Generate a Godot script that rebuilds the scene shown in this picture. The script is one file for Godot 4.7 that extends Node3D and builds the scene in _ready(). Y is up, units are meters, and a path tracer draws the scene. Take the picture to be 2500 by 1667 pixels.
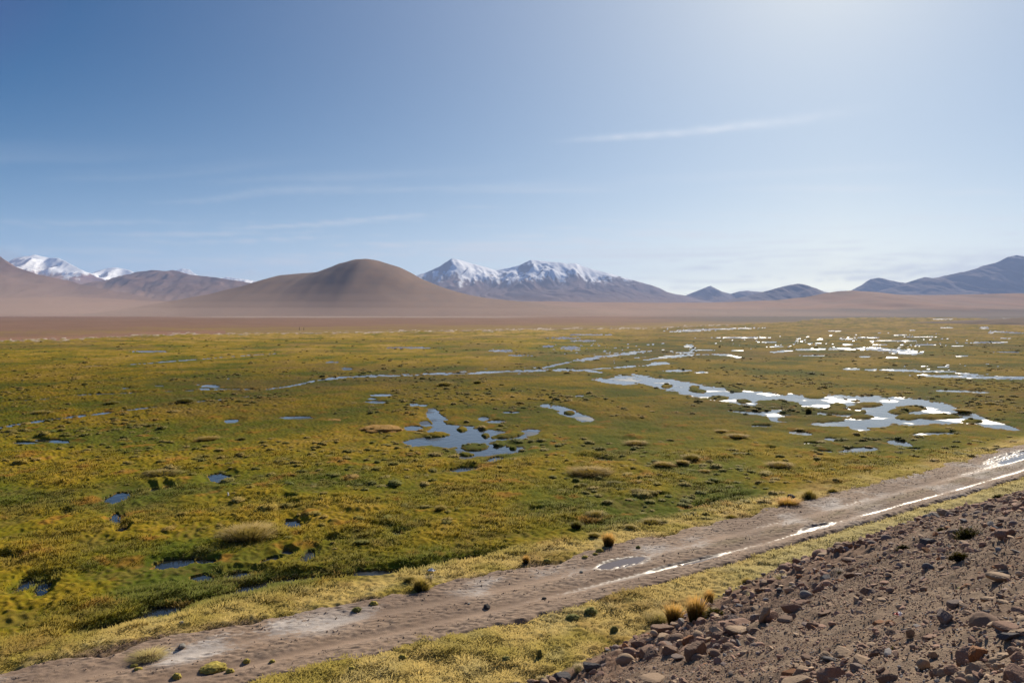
extends Node3D
# High plain with a green bog: seen from a stony bank, a dirt road at its foot, ponds beyond, volcanoes far away.
# x runs to the right, "deep" (= -z) away from the viewer; metres. Pond water stands at y = 0.

const EYE := 12.0
const LENS := 1667.0
const SUN_AZIMUTH := 25.5
const SUN_HEIGHT := 27.5
const EXPOSURE := 1.85
# ponds, streams and pools: centre (x, deep) and the two half axes (x, deep) of an ellipse
const POOL_NAMES := [
	["duck_pond", "broad silvery pond full of grassy islets with ducks on it"],
	["blue_pond", "calm blue pond with small round islets in the middle of the bog"],
	["small_pond", "little blue pond just right of the calm blue pond"],
	["white_pool", "long white glaring pool far out in the marsh"],
	["thin_stream", "thin blue streams winding across the flat meadow on the far left"],
	["braided_stream", "braided shallow stream crossing the middle of the bog"],
	["ditch_water", "dark still ditch along the near edge of the bog beside the road"],
	["dark_pool", "dark little pools between green hummocks near the ditch"],
	["bog_pool", "small lone pools scattered in the turf left of the blue pond"],
	["bright_pool", "small bright pools around the duck pond and behind it"],
	["far_glints", "distant glinting slivers of water on the wide marsh"],
]
const POOLS := [
	[ # duck pond
		[18.18, 121.24, 3.09, -3.67, -0.77, -5.14],
		[22.26, 125.81, 3.69, -4.75, -1.12, -6.33],
		[25.15, 119.78, 2.39, -12.55, -1.81, -8.61],
		[27.49, 111.75, 1.47, -13.11, -2.15, -8.74],
		[29.53, 104.73, 1.69, -9.60, -2.47, -8.77],
		[32.24, 99.52, 2.85, -5.94, -2.73, -8.42],
		[35.60, 95.71, 3.23, -3.66, -2.90, -7.79],
		[38.89, 92.61, 3.72, -1.72, -3.24, -7.72],
		[43.29, 91.34, 4.40, -1.13, -3.95, -8.34],
		[47.78, 90.52, 3.91, -1.84, -4.32, -8.19],
		[51.28, 88.12, 2.72, -3.49, -4.97, -8.54],
		[52.72, 83.70, 0.49, -5.60, -4.41, -7.00],
		[52.71, 78.45, -1.05, -6.46, -2.27, -3.38],
		[52.25, 73.82, -0.22, -3.81, -1.16, -1.63],
		[28.74, 84.05, 1.99, -1.84, -0.72, -2.12],
		[31.48, 81.98, 2.18, -2.02, -1.16, -3.02],
		[34.22, 80.34, 3.86, -0.00, -1.10, -2.58],
		[38.07, 80.34, 4.34, -0.00, -1.53, -3.23],
		[41.41, 78.45, 5.18, -0.00, -2.60, -4.92],
		[45.76, 77.84, 4.67, -0.00, -2.49, -4.24],
		[49.11, 77.24, 3.24, -0.00, -1.90, -2.98],
		[30.35, 77.84, 0.91, -0.79, -0.94, -2.42],
		[32.64, 76.64, 2.76, -0.00, -0.50, -1.17],
		[36.13, 74.36, 3.57, -0.00, -1.07, -2.21],
		[38.24, 73.27, 2.20, -0.00, -0.84, -1.61],
		[36.17, 71.19, 0.72, -0.61, -0.64, -1.27],
	],
	[ # blue pond
		[-8.99, 79.70, 1.45, -3.49, 0.57, -5.08],
		[-7.44, 73.82, 1.58, -2.45, 0.49, -4.90],
		[-6.02, 68.74, 2.39, -0.00, 0.46, -5.20],
		[-4.01, 66.90, 2.49, -1.34, 0.27, -4.48],
		[-1.82, 67.35, 1.64, -0.91, 0.07, -2.72],
		[-8.20, 63.91, 1.71, 0.98, 0.26, -2.04],
		[-10.33, 71.19, 0.94, -0.00, 0.22, -1.52],
		[-9.42, 74.09, 0.62, -0.00, 0.21, -1.65],
		[-6.13, 63.91, 1.53, -0.00, 0.27, -2.86],
		[-2.59, 60.07, 2.23, -0.00, 0.12, -2.89],
		[-0.21, 59.71, 1.14, 0.57, 0.01, -1.60],
		[1.68, 68.51, 1.08, 0.61, -0.05, -1.88],
		[0.48, 66.02, 1.19, -0.00, -0.01, -1.09],
		[-1.47, 55.72, 0.72, 0.68, 0.02, -0.93],
		[-3.61, 52.37, 1.28, 0.58, 0.05, -0.69],
		[-3.93, 56.99, 0.55, -0.00, 0.07, -0.97],
		[-3.26, 77.53, 0.56, -0.00, 0.05, -1.20],
		[-1.81, 75.49, 1.09, -0.00, 0.02, -0.85],
	],
	[ # small pond
		[6.43, 85.12, 1.42, -2.90, -0.16, -2.17],
		[7.33, 80.34, 1.55, -3.07, -0.26, -2.90],
		[8.20, 78.14, 0.96, -0.67, -0.29, -2.75],
		[4.35, 88.51, 0.69, -0.00, -0.08, -1.57],
		[5.30, 86.60, 0.62, -0.00, -0.05, -0.75],
	],
	[ # white pool
		[86.67, 217.43, 8.81, 9.36, -2.07, -5.20],
		[99.89, 227.32, 8.43, 3.41, -2.50, -5.68],
		[112.23, 231.26, 7.81, 1.76, -3.24, -6.68],
		[122.14, 229.93, 5.16, -3.49, -5.62, -10.57],
		[123.91, 217.43, 4.50, -3.55, -8.08, -14.18],
		[121.88, 208.38, 3.50, -0.00, -6.35, -10.85],
	],
	[ # thin stream
		[-53.40, 70.31, -0.27, 2.12, 0.75, -0.99],
		[-53.27, 73.14, 0.46, 1.59, 0.78, -1.07],
		[-52.17, 76.06, 0.99, 2.29, 0.69, -1.01],
		[-50.70, 79.07, 0.95, 1.65, 0.70, -1.09],
		[-49.01, 82.15, 1.30, 2.45, 0.60, -1.01],
		[-46.74, 85.67, 1.69, 2.18, 0.52, -0.95],
		[-41.61, 93.92, 2.05, 2.33, 0.31, -0.71],
		[-38.41, 97.82, 2.18, 2.84, 0.30, -0.77],
		[-67.87, 93.70, 2.52, 0.87, 0.38, -0.53],
		[-65.23, 96.87, 0.97, 3.41, 0.38, -0.56],
		[-62.21, 100.78, 3.04, 1.68, 0.50, -0.81],
		[-56.05, 103.65, 5.13, 2.13, 0.35, -0.64],
		[-48.48, 106.69, 4.85, 1.88, 0.31, -0.68],
		[-42.00, 107.55, 3.62, -0.76, 0.32, -0.81],
		[-38.07, 109.31, 1.63, 3.15, 0.33, -0.96],
		[-35.72, 117.67, 1.51, 8.22, 0.46, -1.52],
		[-32.77, 126.61, 2.34, 3.17, 0.71, -2.72],
		[-25.57, 131.17, 7.24, 2.84, 0.60, -3.10],
		[-50.17, 113.02, 3.11, -1.21, 1.28, -2.87],
		[-48.65, 108.13, 1.69, -0.00, 0.53, -1.17],
		[-61.90, 109.31, 1.18, -0.00, 0.51, -0.90],
		[-58.64, 113.02, 1.22, -0.00, 0.43, -0.83],
		[-94.27, 156.28, 4.68, 3.22, 0.66, -1.10],
		[-89.08, 161.32, 2.13, 3.43, 0.86, -1.56],
		[-84.26, 172.45, 4.42, 11.77, 1.02, -2.08],
		[-78.67, 186.95, 2.79, 6.92, 0.66, -1.57],
		[-73.25, 198.06, 4.42, 7.77, 0.73, -1.96],
	],
	[ # braided stream
		[-14.68, 135.16, 7.12, 2.41, 0.35, -3.20],
		[-5.08, 138.92, 5.52, 2.55, 0.11, -2.89],
		[3.51, 142.89, 5.84, 2.69, -0.08, -3.06],
		[11.65, 144.43, 4.81, -0.69, -0.29, -3.65],
		[16.69, 140.87, 1.82, -3.93, -0.29, -2.48],
		[10.38, 158.76, 7.61, 18.30, -0.21, -3.15],
		[21.16, 181.85, 6.17, 10.91, -0.96, -8.27],
		[33.99, 203.09, 11.16, 17.69, -1.38, -8.25],
		[18.38, 147.63, 4.83, 3.60, -0.22, -1.74],
		[26.54, 153.88, 5.99, 4.69, -0.45, -2.60],
		[34.40, 161.32, 4.36, 5.15, -0.83, -3.90],
		[37.51, 180.22, 6.64, 8.57, -0.54, -2.60],
		[47.82, 196.12, 7.05, 12.69, -1.22, -5.00],
		[58.80, 222.27, 7.62, 22.82, -2.22, -8.40],
		[48.82, 194.21, 6.02, 4.98, -1.23, -4.90],
		[57.90, 200.04, 5.91, 2.64, -0.69, -2.40],
		[61.95, 191.43, -0.59, -13.30, -1.42, -4.40],
		[35.51, 163.97, 3.34, -0.00, -1.02, -4.70],
		[44.34, 190.51, 3.89, -0.00, -1.69, -7.26],
		[53.37, 208.38, 3.25, -0.00, -1.11, -4.34],
		[61.19, 198.06, 4.04, -0.00, -1.21, -3.92],
		[65.10, 250.05, 2.10, -0.00, -4.07, -15.63],
		[31.70, 298.57, 6.45, -0.00, -1.18, -11.14],
		[25.20, 333.40, 9.20, -0.00, -1.09, -14.45],
		[44.08, 384.69, 15.23, -0.00, -1.53, -13.32],
		[20.43, 238.14, 4.00, -0.00, -1.09, -12.76],
		[13.19, 246.96, 2.67, -0.00, -0.49, -9.15],
		[-3.56, 219.82, 4.48, -0.00, 0.14, -8.45],
		[3.15, 194.21, 4.66, -0.00, -0.06, -3.77],
		[-35.43, 238.14, 10.00, -0.00, 1.05, -7.09],
		[35.14, 142.89, 4.29, -0.00, -0.75, -3.06],
		[38.50, 138.92, 1.83, -0.00, -0.80, -2.89],
	],
	[ # ditch water
		[-14.71, 26.43, 1.03, 1.08, 0.24, -0.43],
		[-13.92, 27.29, 0.70, 0.36, 0.34, -0.67],
		[-12.64, 28.29, 0.56, 0.45, 0.12, -0.27],
		[-12.00, 28.99, 0.47, 0.28, 0.10, -0.24],
		[-11.34, 29.64, 0.58, 0.35, 0.21, -0.54],
		[-9.82, 30.54, 0.94, 0.26, 0.15, -0.47],
		[-8.02, 30.82, 0.94, 0.20, 0.10, -0.37],
		[-6.61, 31.31, 0.84, 0.18, 0.09, -0.44],
		[-5.31, 31.50, 0.75, 0.10, 0.05, -0.28],
		[-3.92, 32.01, 1.25, 0.64, 0.04, -0.29],
		[-2.22, 33.01, 1.08, 0.43, 0.03, -0.43],
	],
	[ # dark pool
		[-16.16, 32.58, 0.81, 0.31, 0.25, -0.50],
		[-14.83, 32.96, 0.45, -0.00, 0.14, -0.31],
		[-13.96, 30.82, 0.56, 0.08, 0.20, -0.45],
		[-12.43, 31.26, 0.54, 0.16, 0.17, -0.42],
		[-11.74, 33.06, 0.31, 0.29, 0.13, -0.36],
		[-21.46, 30.08, 0.14, 0.48, 0.37, -0.52],
		[-20.41, 29.64, 0.06, 0.46, 0.46, -0.67],
		[-24.68, 33.17, 0.57, -0.00, 0.23, -0.31],
		[-6.24, 37.04, 0.38, -0.00, 0.08, -0.46],
		[-9.46, 35.91, 0.33, -0.00, 0.06, -0.25],
		[-10.02, 33.73, 0.20, 0.35, 0.16, -0.54],
		[-7.31, 38.10, 0.48, -0.00, 0.07, -0.34],
		[-11.24, 34.08, 0.27, -0.00, 0.11, -0.33],
	],
	[ # bog pool
		[-31.14, 75.77, 0.71, 0.26, 0.56, -1.36],
		[-21.37, 49.76, 0.70, 0.16, 0.61, -1.41],
		[-25.65, 44.35, 0.29, 0.90, 0.65, -1.12],
		[-24.22, 46.20, 0.34, -0.00, 0.27, -0.51],
		[-23.66, 46.85, 0.35, -0.00, 0.26, -0.52],
		[-23.14, 39.77, 0.27, 0.11, 0.57, -0.98],
		[-21.60, 37.81, 0.12, 0.24, 0.27, -0.48],
		[-12.42, 38.77, 0.49, -0.00, 0.25, -0.79],
		[-13.69, 42.56, 0.29, -0.00, 0.11, -0.34],
		[-14.60, 44.16, 0.30, -0.00, 0.12, -0.37],
		[-26.59, 40.74, 0.28, -0.00, 0.26, -0.39],
		[-6.10, 36.84, 0.25, -0.00, 0.06, -0.39],
		[-42.94, 63.91, 1.89, -0.43, 0.52, -0.78],
		[-45.05, 63.10, 1.08, -0.00, 0.40, -0.57],
		[-24.80, 78.45, 1.88, -0.00, 0.37, -1.17],
		[-114.71, 215.10, 6.13, -0.00, 2.34, -4.39],
		[-44.57, 168.10, 1.72, -0.00, 0.71, -2.68],
		[-35.65, 147.09, 1.17, -0.00, 1.00, -4.11],
		[-19.14, 100.02, 1.48, -0.00, 0.27, -1.43],
		[-18.58, 92.18, 1.47, -0.00, 0.24, -1.21],
		[-19.64, 95.71, 0.55, -0.00, 0.18, -0.87],
		[-12.97, 89.70, 0.66, -0.00, 0.22, -1.53],
		[-11.57, 88.91, 0.51, -0.00, 0.15, -1.13],
	],
	[ # bright pool
		[9.80, 99.03, 0.59, -0.00, -0.10, -1.03],
		[0.00, 82.66, 0.99, -0.00, 0.00, -0.72],
		[28.79, 68.27, 0.87, -0.65, -0.34, -0.82],
		[30.43, 64.95, 0.46, -0.43, -0.35, -0.74],
		[30.36, 59.89, 1.70, 0.38, -0.57, -1.13],
		[27.04, 59.01, 0.64, -0.00, -0.22, -0.49],
		[35.85, 63.10, 0.58, -0.84, -0.71, -1.25],
		[41.65, 67.81, 2.04, 0.40, -0.49, -0.80],
		[44.19, 68.27, 0.57, -0.00, -0.32, -0.49],
		[35.35, 60.07, 0.58, -0.00, -0.22, -0.38],
		[26.48, 72.48, 0.96, -0.00, -0.20, -0.55],
		[23.02, 60.25, 0.36, -0.00, -0.15, -0.38],
		[27.39, 62.71, 0.68, -0.00, -0.12, -0.28],
		[12.36, 42.56, 1.09, 0.77, -0.11, -0.38],
		[14.68, 44.16, 0.69, 0.32, -0.11, -0.34],
		[42.24, 58.15, 0.91, -0.00, -0.26, -0.35],
		[7.62, 55.72, 0.85, -0.65, -0.07, -0.54],
		[5.80, 56.83, 0.41, -0.00, -0.03, -0.34],
		[4.30, 38.10, 0.55, -0.00, -0.02, -0.20],
		[1.48, 41.25, 0.30, -0.00, -0.01, -0.24],
		[69.11, 104.73, 3.19, -1.45, -0.89, -1.34],
		[76.43, 144.96, 1.74, -0.00, -1.16, -2.21],
		[73.41, 147.09, 1.94, -0.00, -1.32, -2.65],
		[82.01, 143.91, 4.80, -2.17, -1.65, -2.90],
		[87.46, 140.87, 4.23, -0.00, -1.29, -2.08],
		[84.16, 129.90, 6.77, -2.78, -1.91, -2.95],
		[90.96, 127.41, 5.84, -1.46, -2.03, -2.84],
		[90.20, 134.26, 0.80, -3.60, -1.70, -2.52],
		[96.15, 128.23, 4.62, -0.00, -1.73, -2.30],
	],
	[ # far glints
		[85.75, 194.21, 3.96, -0.00, -1.17, -2.64],
		[97.70, 188.72, 1.58, -0.00, -1.94, -3.74],
		[103.11, 185.22, 2.22, -0.00, -1.67, -3.00],
		[126.92, 192.35, 2.54, -0.00, -1.88, -2.85],
		[196.90, 281.75, 9.80, -0.00, -5.05, -7.22],
		[315.91, 434.87, -7.86, -29.50, -10.58, -14.56],
		[395.66, 571.54, 4.80, -0.00, -31.65, -45.72],
		[580.17, 869.74, 30.26, -0.00, -31.78, -47.65],
		[166.93, 298.57, 10.39, -0.00, -2.62, -4.68],
		[157.14, 317.52, 6.48, -0.00, -2.79, -5.64],
		[114.71, 339.05, 14.64, -0.00, -3.27, -9.65],
		[107.31, 285.77, 4.46, -0.00, -2.15, -5.72],
		[163.58, 526.42, 53.39, 49.87, -4.82, -15.52],
		[122.79, 465.21, 21.88, 19.47, -2.80, -10.60],
		[163.35, 250.05, 3.30, -0.00, -2.29, -3.50],
		[152.97, 210.57, 5.81, -0.00, -2.03, -2.79],
		[144.00, 317.52, 3.81, -0.00, -2.56, -5.64],
		[229.79, 425.62, 7.66, -0.00, -4.11, -7.61],
		[215.09, 377.43, 5.89, -0.00, -3.98, -6.98],
		[210.53, 350.95, 9.26, -0.00, -3.62, -6.03],
		[176.95, 339.05, 6.10, -0.00, -2.94, -5.63],
		[249.60, 400.08, 4.32, -0.00, -4.19, -6.72],
		[220.47, 465.21, 5.58, -0.00, -3.59, -7.57],
		[286.83, 487.90, 4.10, -0.00, -4.90, -8.33],
		[170.40, 400.08, 4.32, -0.00, -2.39, -5.60],
		[363.43, 571.54, 6.86, -0.00, -7.27, -11.43],
		[62.67, 222.27, 5.33, -0.00, -0.68, -2.42],
		[72.53, 219.82, 3.16, -0.00, -0.78, -2.37],
		[236.07, 327.93, 3.93, -0.00, -3.79, -5.27],
		[298.72, 425.62, 3.06, -0.00, -7.12, -10.14],
		[864.71, 1176.71, 28.24, -0.00, -35.61, -48.45],
		[900.00, 1428.86, 25.71, -0.00, -36.00, -57.15],
		[1150.00, 1667.00, 20.00, -0.00, -53.67, -77.79],
		[96.30, 246.96, 4.44, -0.00, -1.00, -2.56],
		[121.64, 274.03, 3.95, -0.00, -1.40, -3.15],
		[127.79, 259.79, 3.12, -0.00, -1.39, -2.83],
		[157.40, 259.79, 6.23, -0.00, -2.00, -3.31],
		[140.26, 259.79, 3.74, -0.00, -1.28, -2.36],
	],
]
const ISLES := [
	[35.29, 90.52, 2.67, -1.18, -1.72, -4.42],
	[29.33, 96.64, 1.53, -0.00, -0.85, -2.80],
	[26.67, 94.81, 0.82, -0.00, -0.46, -1.62],
	[31.65, 93.04, 1.07, -0.00, -0.71, -2.08],
	[28.83, 105.84, 1.16, -1.34, -0.73, -2.69],
	[29.50, 110.52, 0.88, -0.00, -0.78, -2.93],
	[35.03, 107.55, 0.99, -1.25, -1.36, -4.16],
	[25.42, 112.38, 0.97, -0.00, -0.69, -3.03],
	[28.57, 86.60, 3.95, -1.62, -0.89, -2.70],
	[34.41, 77.84, 4.26, -0.00, -1.29, -2.91],
	[34.76, 82.66, 2.50, -0.00, -1.03, -2.46],
	[39.90, 83.35, 2.50, -1.30, -1.20, -2.50],
	[42.08, 88.12, 1.14, -0.00, -2.00, -4.19],
	[46.87, 89.70, 1.94, -0.00, -1.26, -2.41],
	[43.48, 86.60, 1.00, -0.00, -0.90, -1.80],
	[40.51, 79.07, 1.59, -0.00, -0.96, -1.88],
	[47.25, 83.35, 1.32, -0.00, -1.42, -2.50],
	[50.43, 86.22, 2.11, -0.00, -1.57, -2.68],
	[45.96, 79.07, 1.48, -0.00, -1.31, -2.25],
	[49.38, 79.38, 3.09, -0.00, -1.41, -2.27],
	[42.72, 83.00, 0.48, -0.00, -0.64, -1.24],
	[46.83, 93.04, 0.67, -0.00, -0.52, -1.04],
	[51.18, 75.77, 1.31, -0.00, -0.93, -1.38],
	[37.02, 85.12, 1.44, -1.48, -0.95, -2.17],
	[56.35, 84.41, 1.46, -0.00, -2.00, -2.99],
	[26.88, 90.52, 3.34, -4.13, -1.02, -3.44],
	[44.18, 99.52, 1.86, -0.00, -1.58, -3.56],
	[31.66, 85.12, 0.74, -0.00, -0.48, -1.30],
	[-5.82, 75.77, 1.77, 0.57, 0.18, -2.30],
	[-5.15, 70.44, 0.55, -0.00, 0.11, -1.49],
	[-2.57, 66.90, 0.44, -0.00, 0.04, -1.12],
	[-1.20, 62.71, 0.60, -0.00, 0.03, -1.38],
	[-3.30, 61.17, 1.32, -0.00, 0.09, -1.68],
	[-0.28, 67.13, 1.69, 1.14, 0.01, -1.58],
	[0.46, 63.30, 1.14, -0.00, -0.01, -1.20],
	[0.07, 60.62, 0.36, -0.00, -0.00, -0.73],
	[-3.92, 57.82, 0.69, -0.00, 0.05, -0.67],
	[-7.68, 67.35, 1.56, 0.45, 0.16, -1.36],
	[-2.84, 70.69, 0.30, -0.00, 0.02, -0.50],
	[6.96, 82.32, 0.69, -0.00, -0.14, -1.69],
	[6.12, 77.24, 1.20, -0.00, -0.12, -1.49],
]
const SOGGY := [
	[147.7, 307.8, 96.0, -0.0, -59.1, -123.1],
	[35.3, 235.3, 36.7, -0.0, -16.6, -110.7],
	[0.0, 142.9, 25.7, -0.0, 0.0, -18.4],
	[93.3, 148.2, 23.1, -0.0, -20.7, -32.9],
	[32.5, 67.8, 13.0, -0.0, -5.0, -10.3],
	[-4.1, 67.8, 6.9, -0.0, 1.0, -16.1],
	[-40.0, 121.2, 36.4, -0.0, 4.8, -14.7],
	[-11.9, 31.5, 6.1, 2.8, 1.1, -3.0],
	[6.9, 57.2, 3.1, -0.0, -0.6, -4.9],
	[-23.2, 43.0, 8.5, -0.0, 3.0, -5.6],
	[154.3, 571.5, 89.1, -0.0, -44.1, -163.3],
]

# stony bank: shrubs and boulders by (place along the foot of the bank, way up the bank), width, height
const TUFTS := [
	[-13.894, 35.743, 2.230, 0.986, "wide", "large sprawling straw coloured grass clump alone in the green bog"],
	[-3.797, 28.511, 0.855, 0.718, "dome", "neat dome shaped bunchgrass beside the wheel tracks, next to a pale dead clump"],
	[-3.562, 29.104, 0.454, 0.594, "dead", "grey dead bunchgrass clump leaning behind the neat dome"],
	[-4.386, 29.366, 0.528, 0.493, "dull", "brownish bunchgrass clump left of the neat dome by the ditch"],
	[0.645, 31.643, 0.380, 0.532, "gold", "small upright golden bunchgrass near the bend of the road verge"],
	[4.806, 33.947, 0.733, 0.855, "gold", "pointed golden bunchgrass with a dark base, split into two sheaves"],
	[6.387, 23.660, 0.816, 1.194, "gold", "tallest orange gold bunchgrass at the foot of the stony bank"],
	[5.878, 24.680, 0.814, 0.945, "gold", "broad orange gold bunchgrass left of the tallest one at the bank foot"],
	[7.675, 26.600, 0.479, 0.879, "gold", "slender orange bunchgrass behind the tallest one"],
	[7.221, 24.820, 0.447, 0.345, "green", "low greenish grass clump tucked behind the orange bunchgrasses"],
	[5.493, 25.580, 0.997, 0.534, "straw", "low pale straw grass spilling from the orange bunchgrasses"],
	[10.027, 29.120, 0.480, 0.355, "dome", "little round dark bunchgrass where the verge meets the stones"],
	[18.651, 42.767, 1.129, 0.770, "dome", "large dark domed bunchgrass on the far verge of the road"],
	[20.748, 44.115, 0.741, 0.450, "dome", "smaller domed bunchgrass just beyond the large dark dome"],
	[16.697, 41.236, 1.583, 0.544, "gold", "wide flattened golden clump before the dark domed bunchgrass"],
	[12.422, 38.634, 0.788, 0.324, "dome", "flat dark wedge of grass on the road verge"],
	[5.725, 49.967, 2.518, 0.779, "mound", "broad heap of tawny hummocks in the middle of the bog"],
	[11.655, 52.513, 1.260, 0.630, "mound", "tawny hummock with a shaded face, front one of three by the pale wet flat"],
	[13.283, 53.226, 0.894, 0.575, "mound", "small round hummock between two larger tawny ones"],
	[14.383, 54.866, 1.382, 0.658, "dull", "dull green grass hummock, hindmost of three by the pale wet flat"],
	[11.159, 61.595, 1.774, 0.517, "mound", "long low tawny hummock alone on smooth turf"],
	[20.523, 52.233, 1.629, 0.533, "mound", "twin brown hummock south of the glinting pools"],
	[21.406, 64.644, 1.629, 0.504, "mound", "brown hummock below the tongue of the duck pond"],
	[20.776, 67.776, 1.057, 0.407, "mound", "small brown hummock beside the one below the duck pond"],
	[3.507, 37.238, 0.760, 0.581, "dark", "dark rounded bunchgrass beside a small wet hollow"],
	[4.842, 39.570, 0.997, 0.427, "dull", "brownish grass hummock above the small wet hollow"],
	[7.728, 37.668, 0.994, 0.452, "dull", "hazy brown grass clump near the far road verge"],
	[8.377, 37.740, 0.498, 0.317, "dark", "small dark clump touching the hazy brown one"],
	[4.250, 35.420, 0.552, 0.319, "dull", "dim brown clump just behind the pointed golden bunchgrass"],
	[35.201, 80.939, 0.971, 1.165, "dark", "dark cone of reeds standing among the islets of the duck pond"],
	[-52.473, 89.439, 1.932, 0.537, "dark", "dark green tussock between the upper two streams"],
	[-43.464, 90.682, 2.938, 0.707, "dark", "wide dark tussock at the head of the thin stream"],
	[-55.934, 80.939, 1.748, 0.534, "dull", "green tussock just above the winding stream"],
	[-25.628, 49.967, 1.978, 0.480, "dull", "faded brown tussock with a pale sprig behind it"],
	[-13.198, 68.969, 4.634, 0.745, "orange", "long orange cushion of moss beside the blue pond"],
	[-19.811, 75.920, 1.822, 0.273, "orange", "thin orange streak of moss left of the long orange cushion"],
	[-4.266, 40.637, 0.634, 0.488, "dull", "small brown bush of grass in the orange green turf"],
	[-28.421, 63.595, 1.679, 0.534, "mound", "low brown lump in the turf below the lone puddle"],
	[-25.261, 63.802, 0.842, 0.344, "dark", "tiny dark tussock beside the low brown lump"],
	[-20.369, 61.402, 0.810, 0.295, "dark", "tiny dark tussock below the shallow dark patch"],
	[-11.079, 111.927, 2.014, 0.940, "dull", "sparse clump on flat ground above the blue pond"],
	[-5.875, 115.219, 1.659, 0.691, "dark", "dark upright tussock below the braided stream"],
	[6.429, 36.957, 0.576, 0.266, "dull", "small clump of dull grass on the bog edge near the verge"],
	[14.344, 50.876, 0.732, 0.305, "mound", "small tawny hummock beyond the front one of three"],
	[7.078, 47.198, 0.963, 0.198, "dark", "flat dark hummock below the broad tawny heap"],
	[4.756, 46.636, 0.783, 0.196, "dark", "dark low hummock under the left end of the broad tawny heap"],
	[54.536, 82.647, 1.686, 0.446, "mound", "brown bank of turf at the far end of the duck pond"],
	[41.386, 108.818, 0.653, 0.392, "mound", "small brown lump on the meadow behind the duck pond"],
	[29.396, 69.706, 0.753, 0.293, "mound", "dark brown knob above the white triangular pool"],
	[62.489, 89.033, 1.282, 0.427, "dull", "olive tussock beyond the end of the duck pond"],
]
const CUSHIONS := [
	[1.639, 31.772, 0.381, 0.172, "round green cushion, nearest one to the small upright golden bunchgrass"],
	[3.432, 32.143, 0.328, 0.154, "round cushion on the verge below the pointed golden bunchgrass"],
	[3.967, 32.578, 0.274, 0.137, "little cushion just right of the round verge cushion"],
	[4.232, 32.969, 0.396, 0.198, "brown lumpy cushion at the base of the pointed golden bunchgrass"],
	[6.187, 33.485, 0.241, 0.141, "dark ball shaped cushion on the bare dirt verge"],
	[-6.021, 26.411, 0.380, 0.174, "dark green leafy cushion on the upper dirt edge"],
	[-5.468, 26.966, 0.356, 0.178, "green leafy cushion on the upper edge of the road, below the ditch"],
	[-9.747, 22.259, 0.801, 0.187, "long yellow green cushion lying across the bare road"],
	[-9.084, 21.979, 0.290, 0.158, "small yellow cushion near the long one on the road"],
	[-10.665, 21.707, 0.313, 0.156, "bright cushion at the near end of the white rut"],
	[-8.840, 22.705, 0.245, 0.136, "yellow cushion above the wheel rut, behind the long one"],
	[-7.944, 22.598, 0.217, 0.122, "grey green cushion alone on the broken dirt"],
	[-12.106, 22.080, 0.265, 0.093, "thin yellow cushion below the pale grass patch"],
	[-12.395, 22.362, 0.241, 0.107, "round yellow cushion at the edge of the pale grass patch"],
	[3.030, 26.303, 0.505, 0.284, "dark green shrub like cushion on the grassy verge"],
	[2.301, 25.914, 0.529, 0.187, "olive cushion lump left of the dark verge cushion"],
	[-0.205, 22.732, 0.300, 0.136, "dark cushion on the near verge by the bottom of the frame"],
	[-5.192, 22.080, 0.318, 0.185, "olive cushion beside the lower wheel track"],
	[-5.494, 21.805, 0.235, 0.131, "small olive cushion beside the lower wheel track, nearer than its neighbour"],
	[-3.663, 22.867, 0.302, 0.165, "brown green cushion at the verge beyond the olive pair"],
	[3.711, 24.748, 0.297, 0.238, "tuft of bright grass with a dark side on the near verge"],
	[0.935, 22.921, 0.165, 0.303, "dark pointed clod standing upright on the verge"],
	[-12.223, 22.894, 0.851, 0.275, "pale straw coloured grass patch spilling onto the dirt road"],
]
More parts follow.
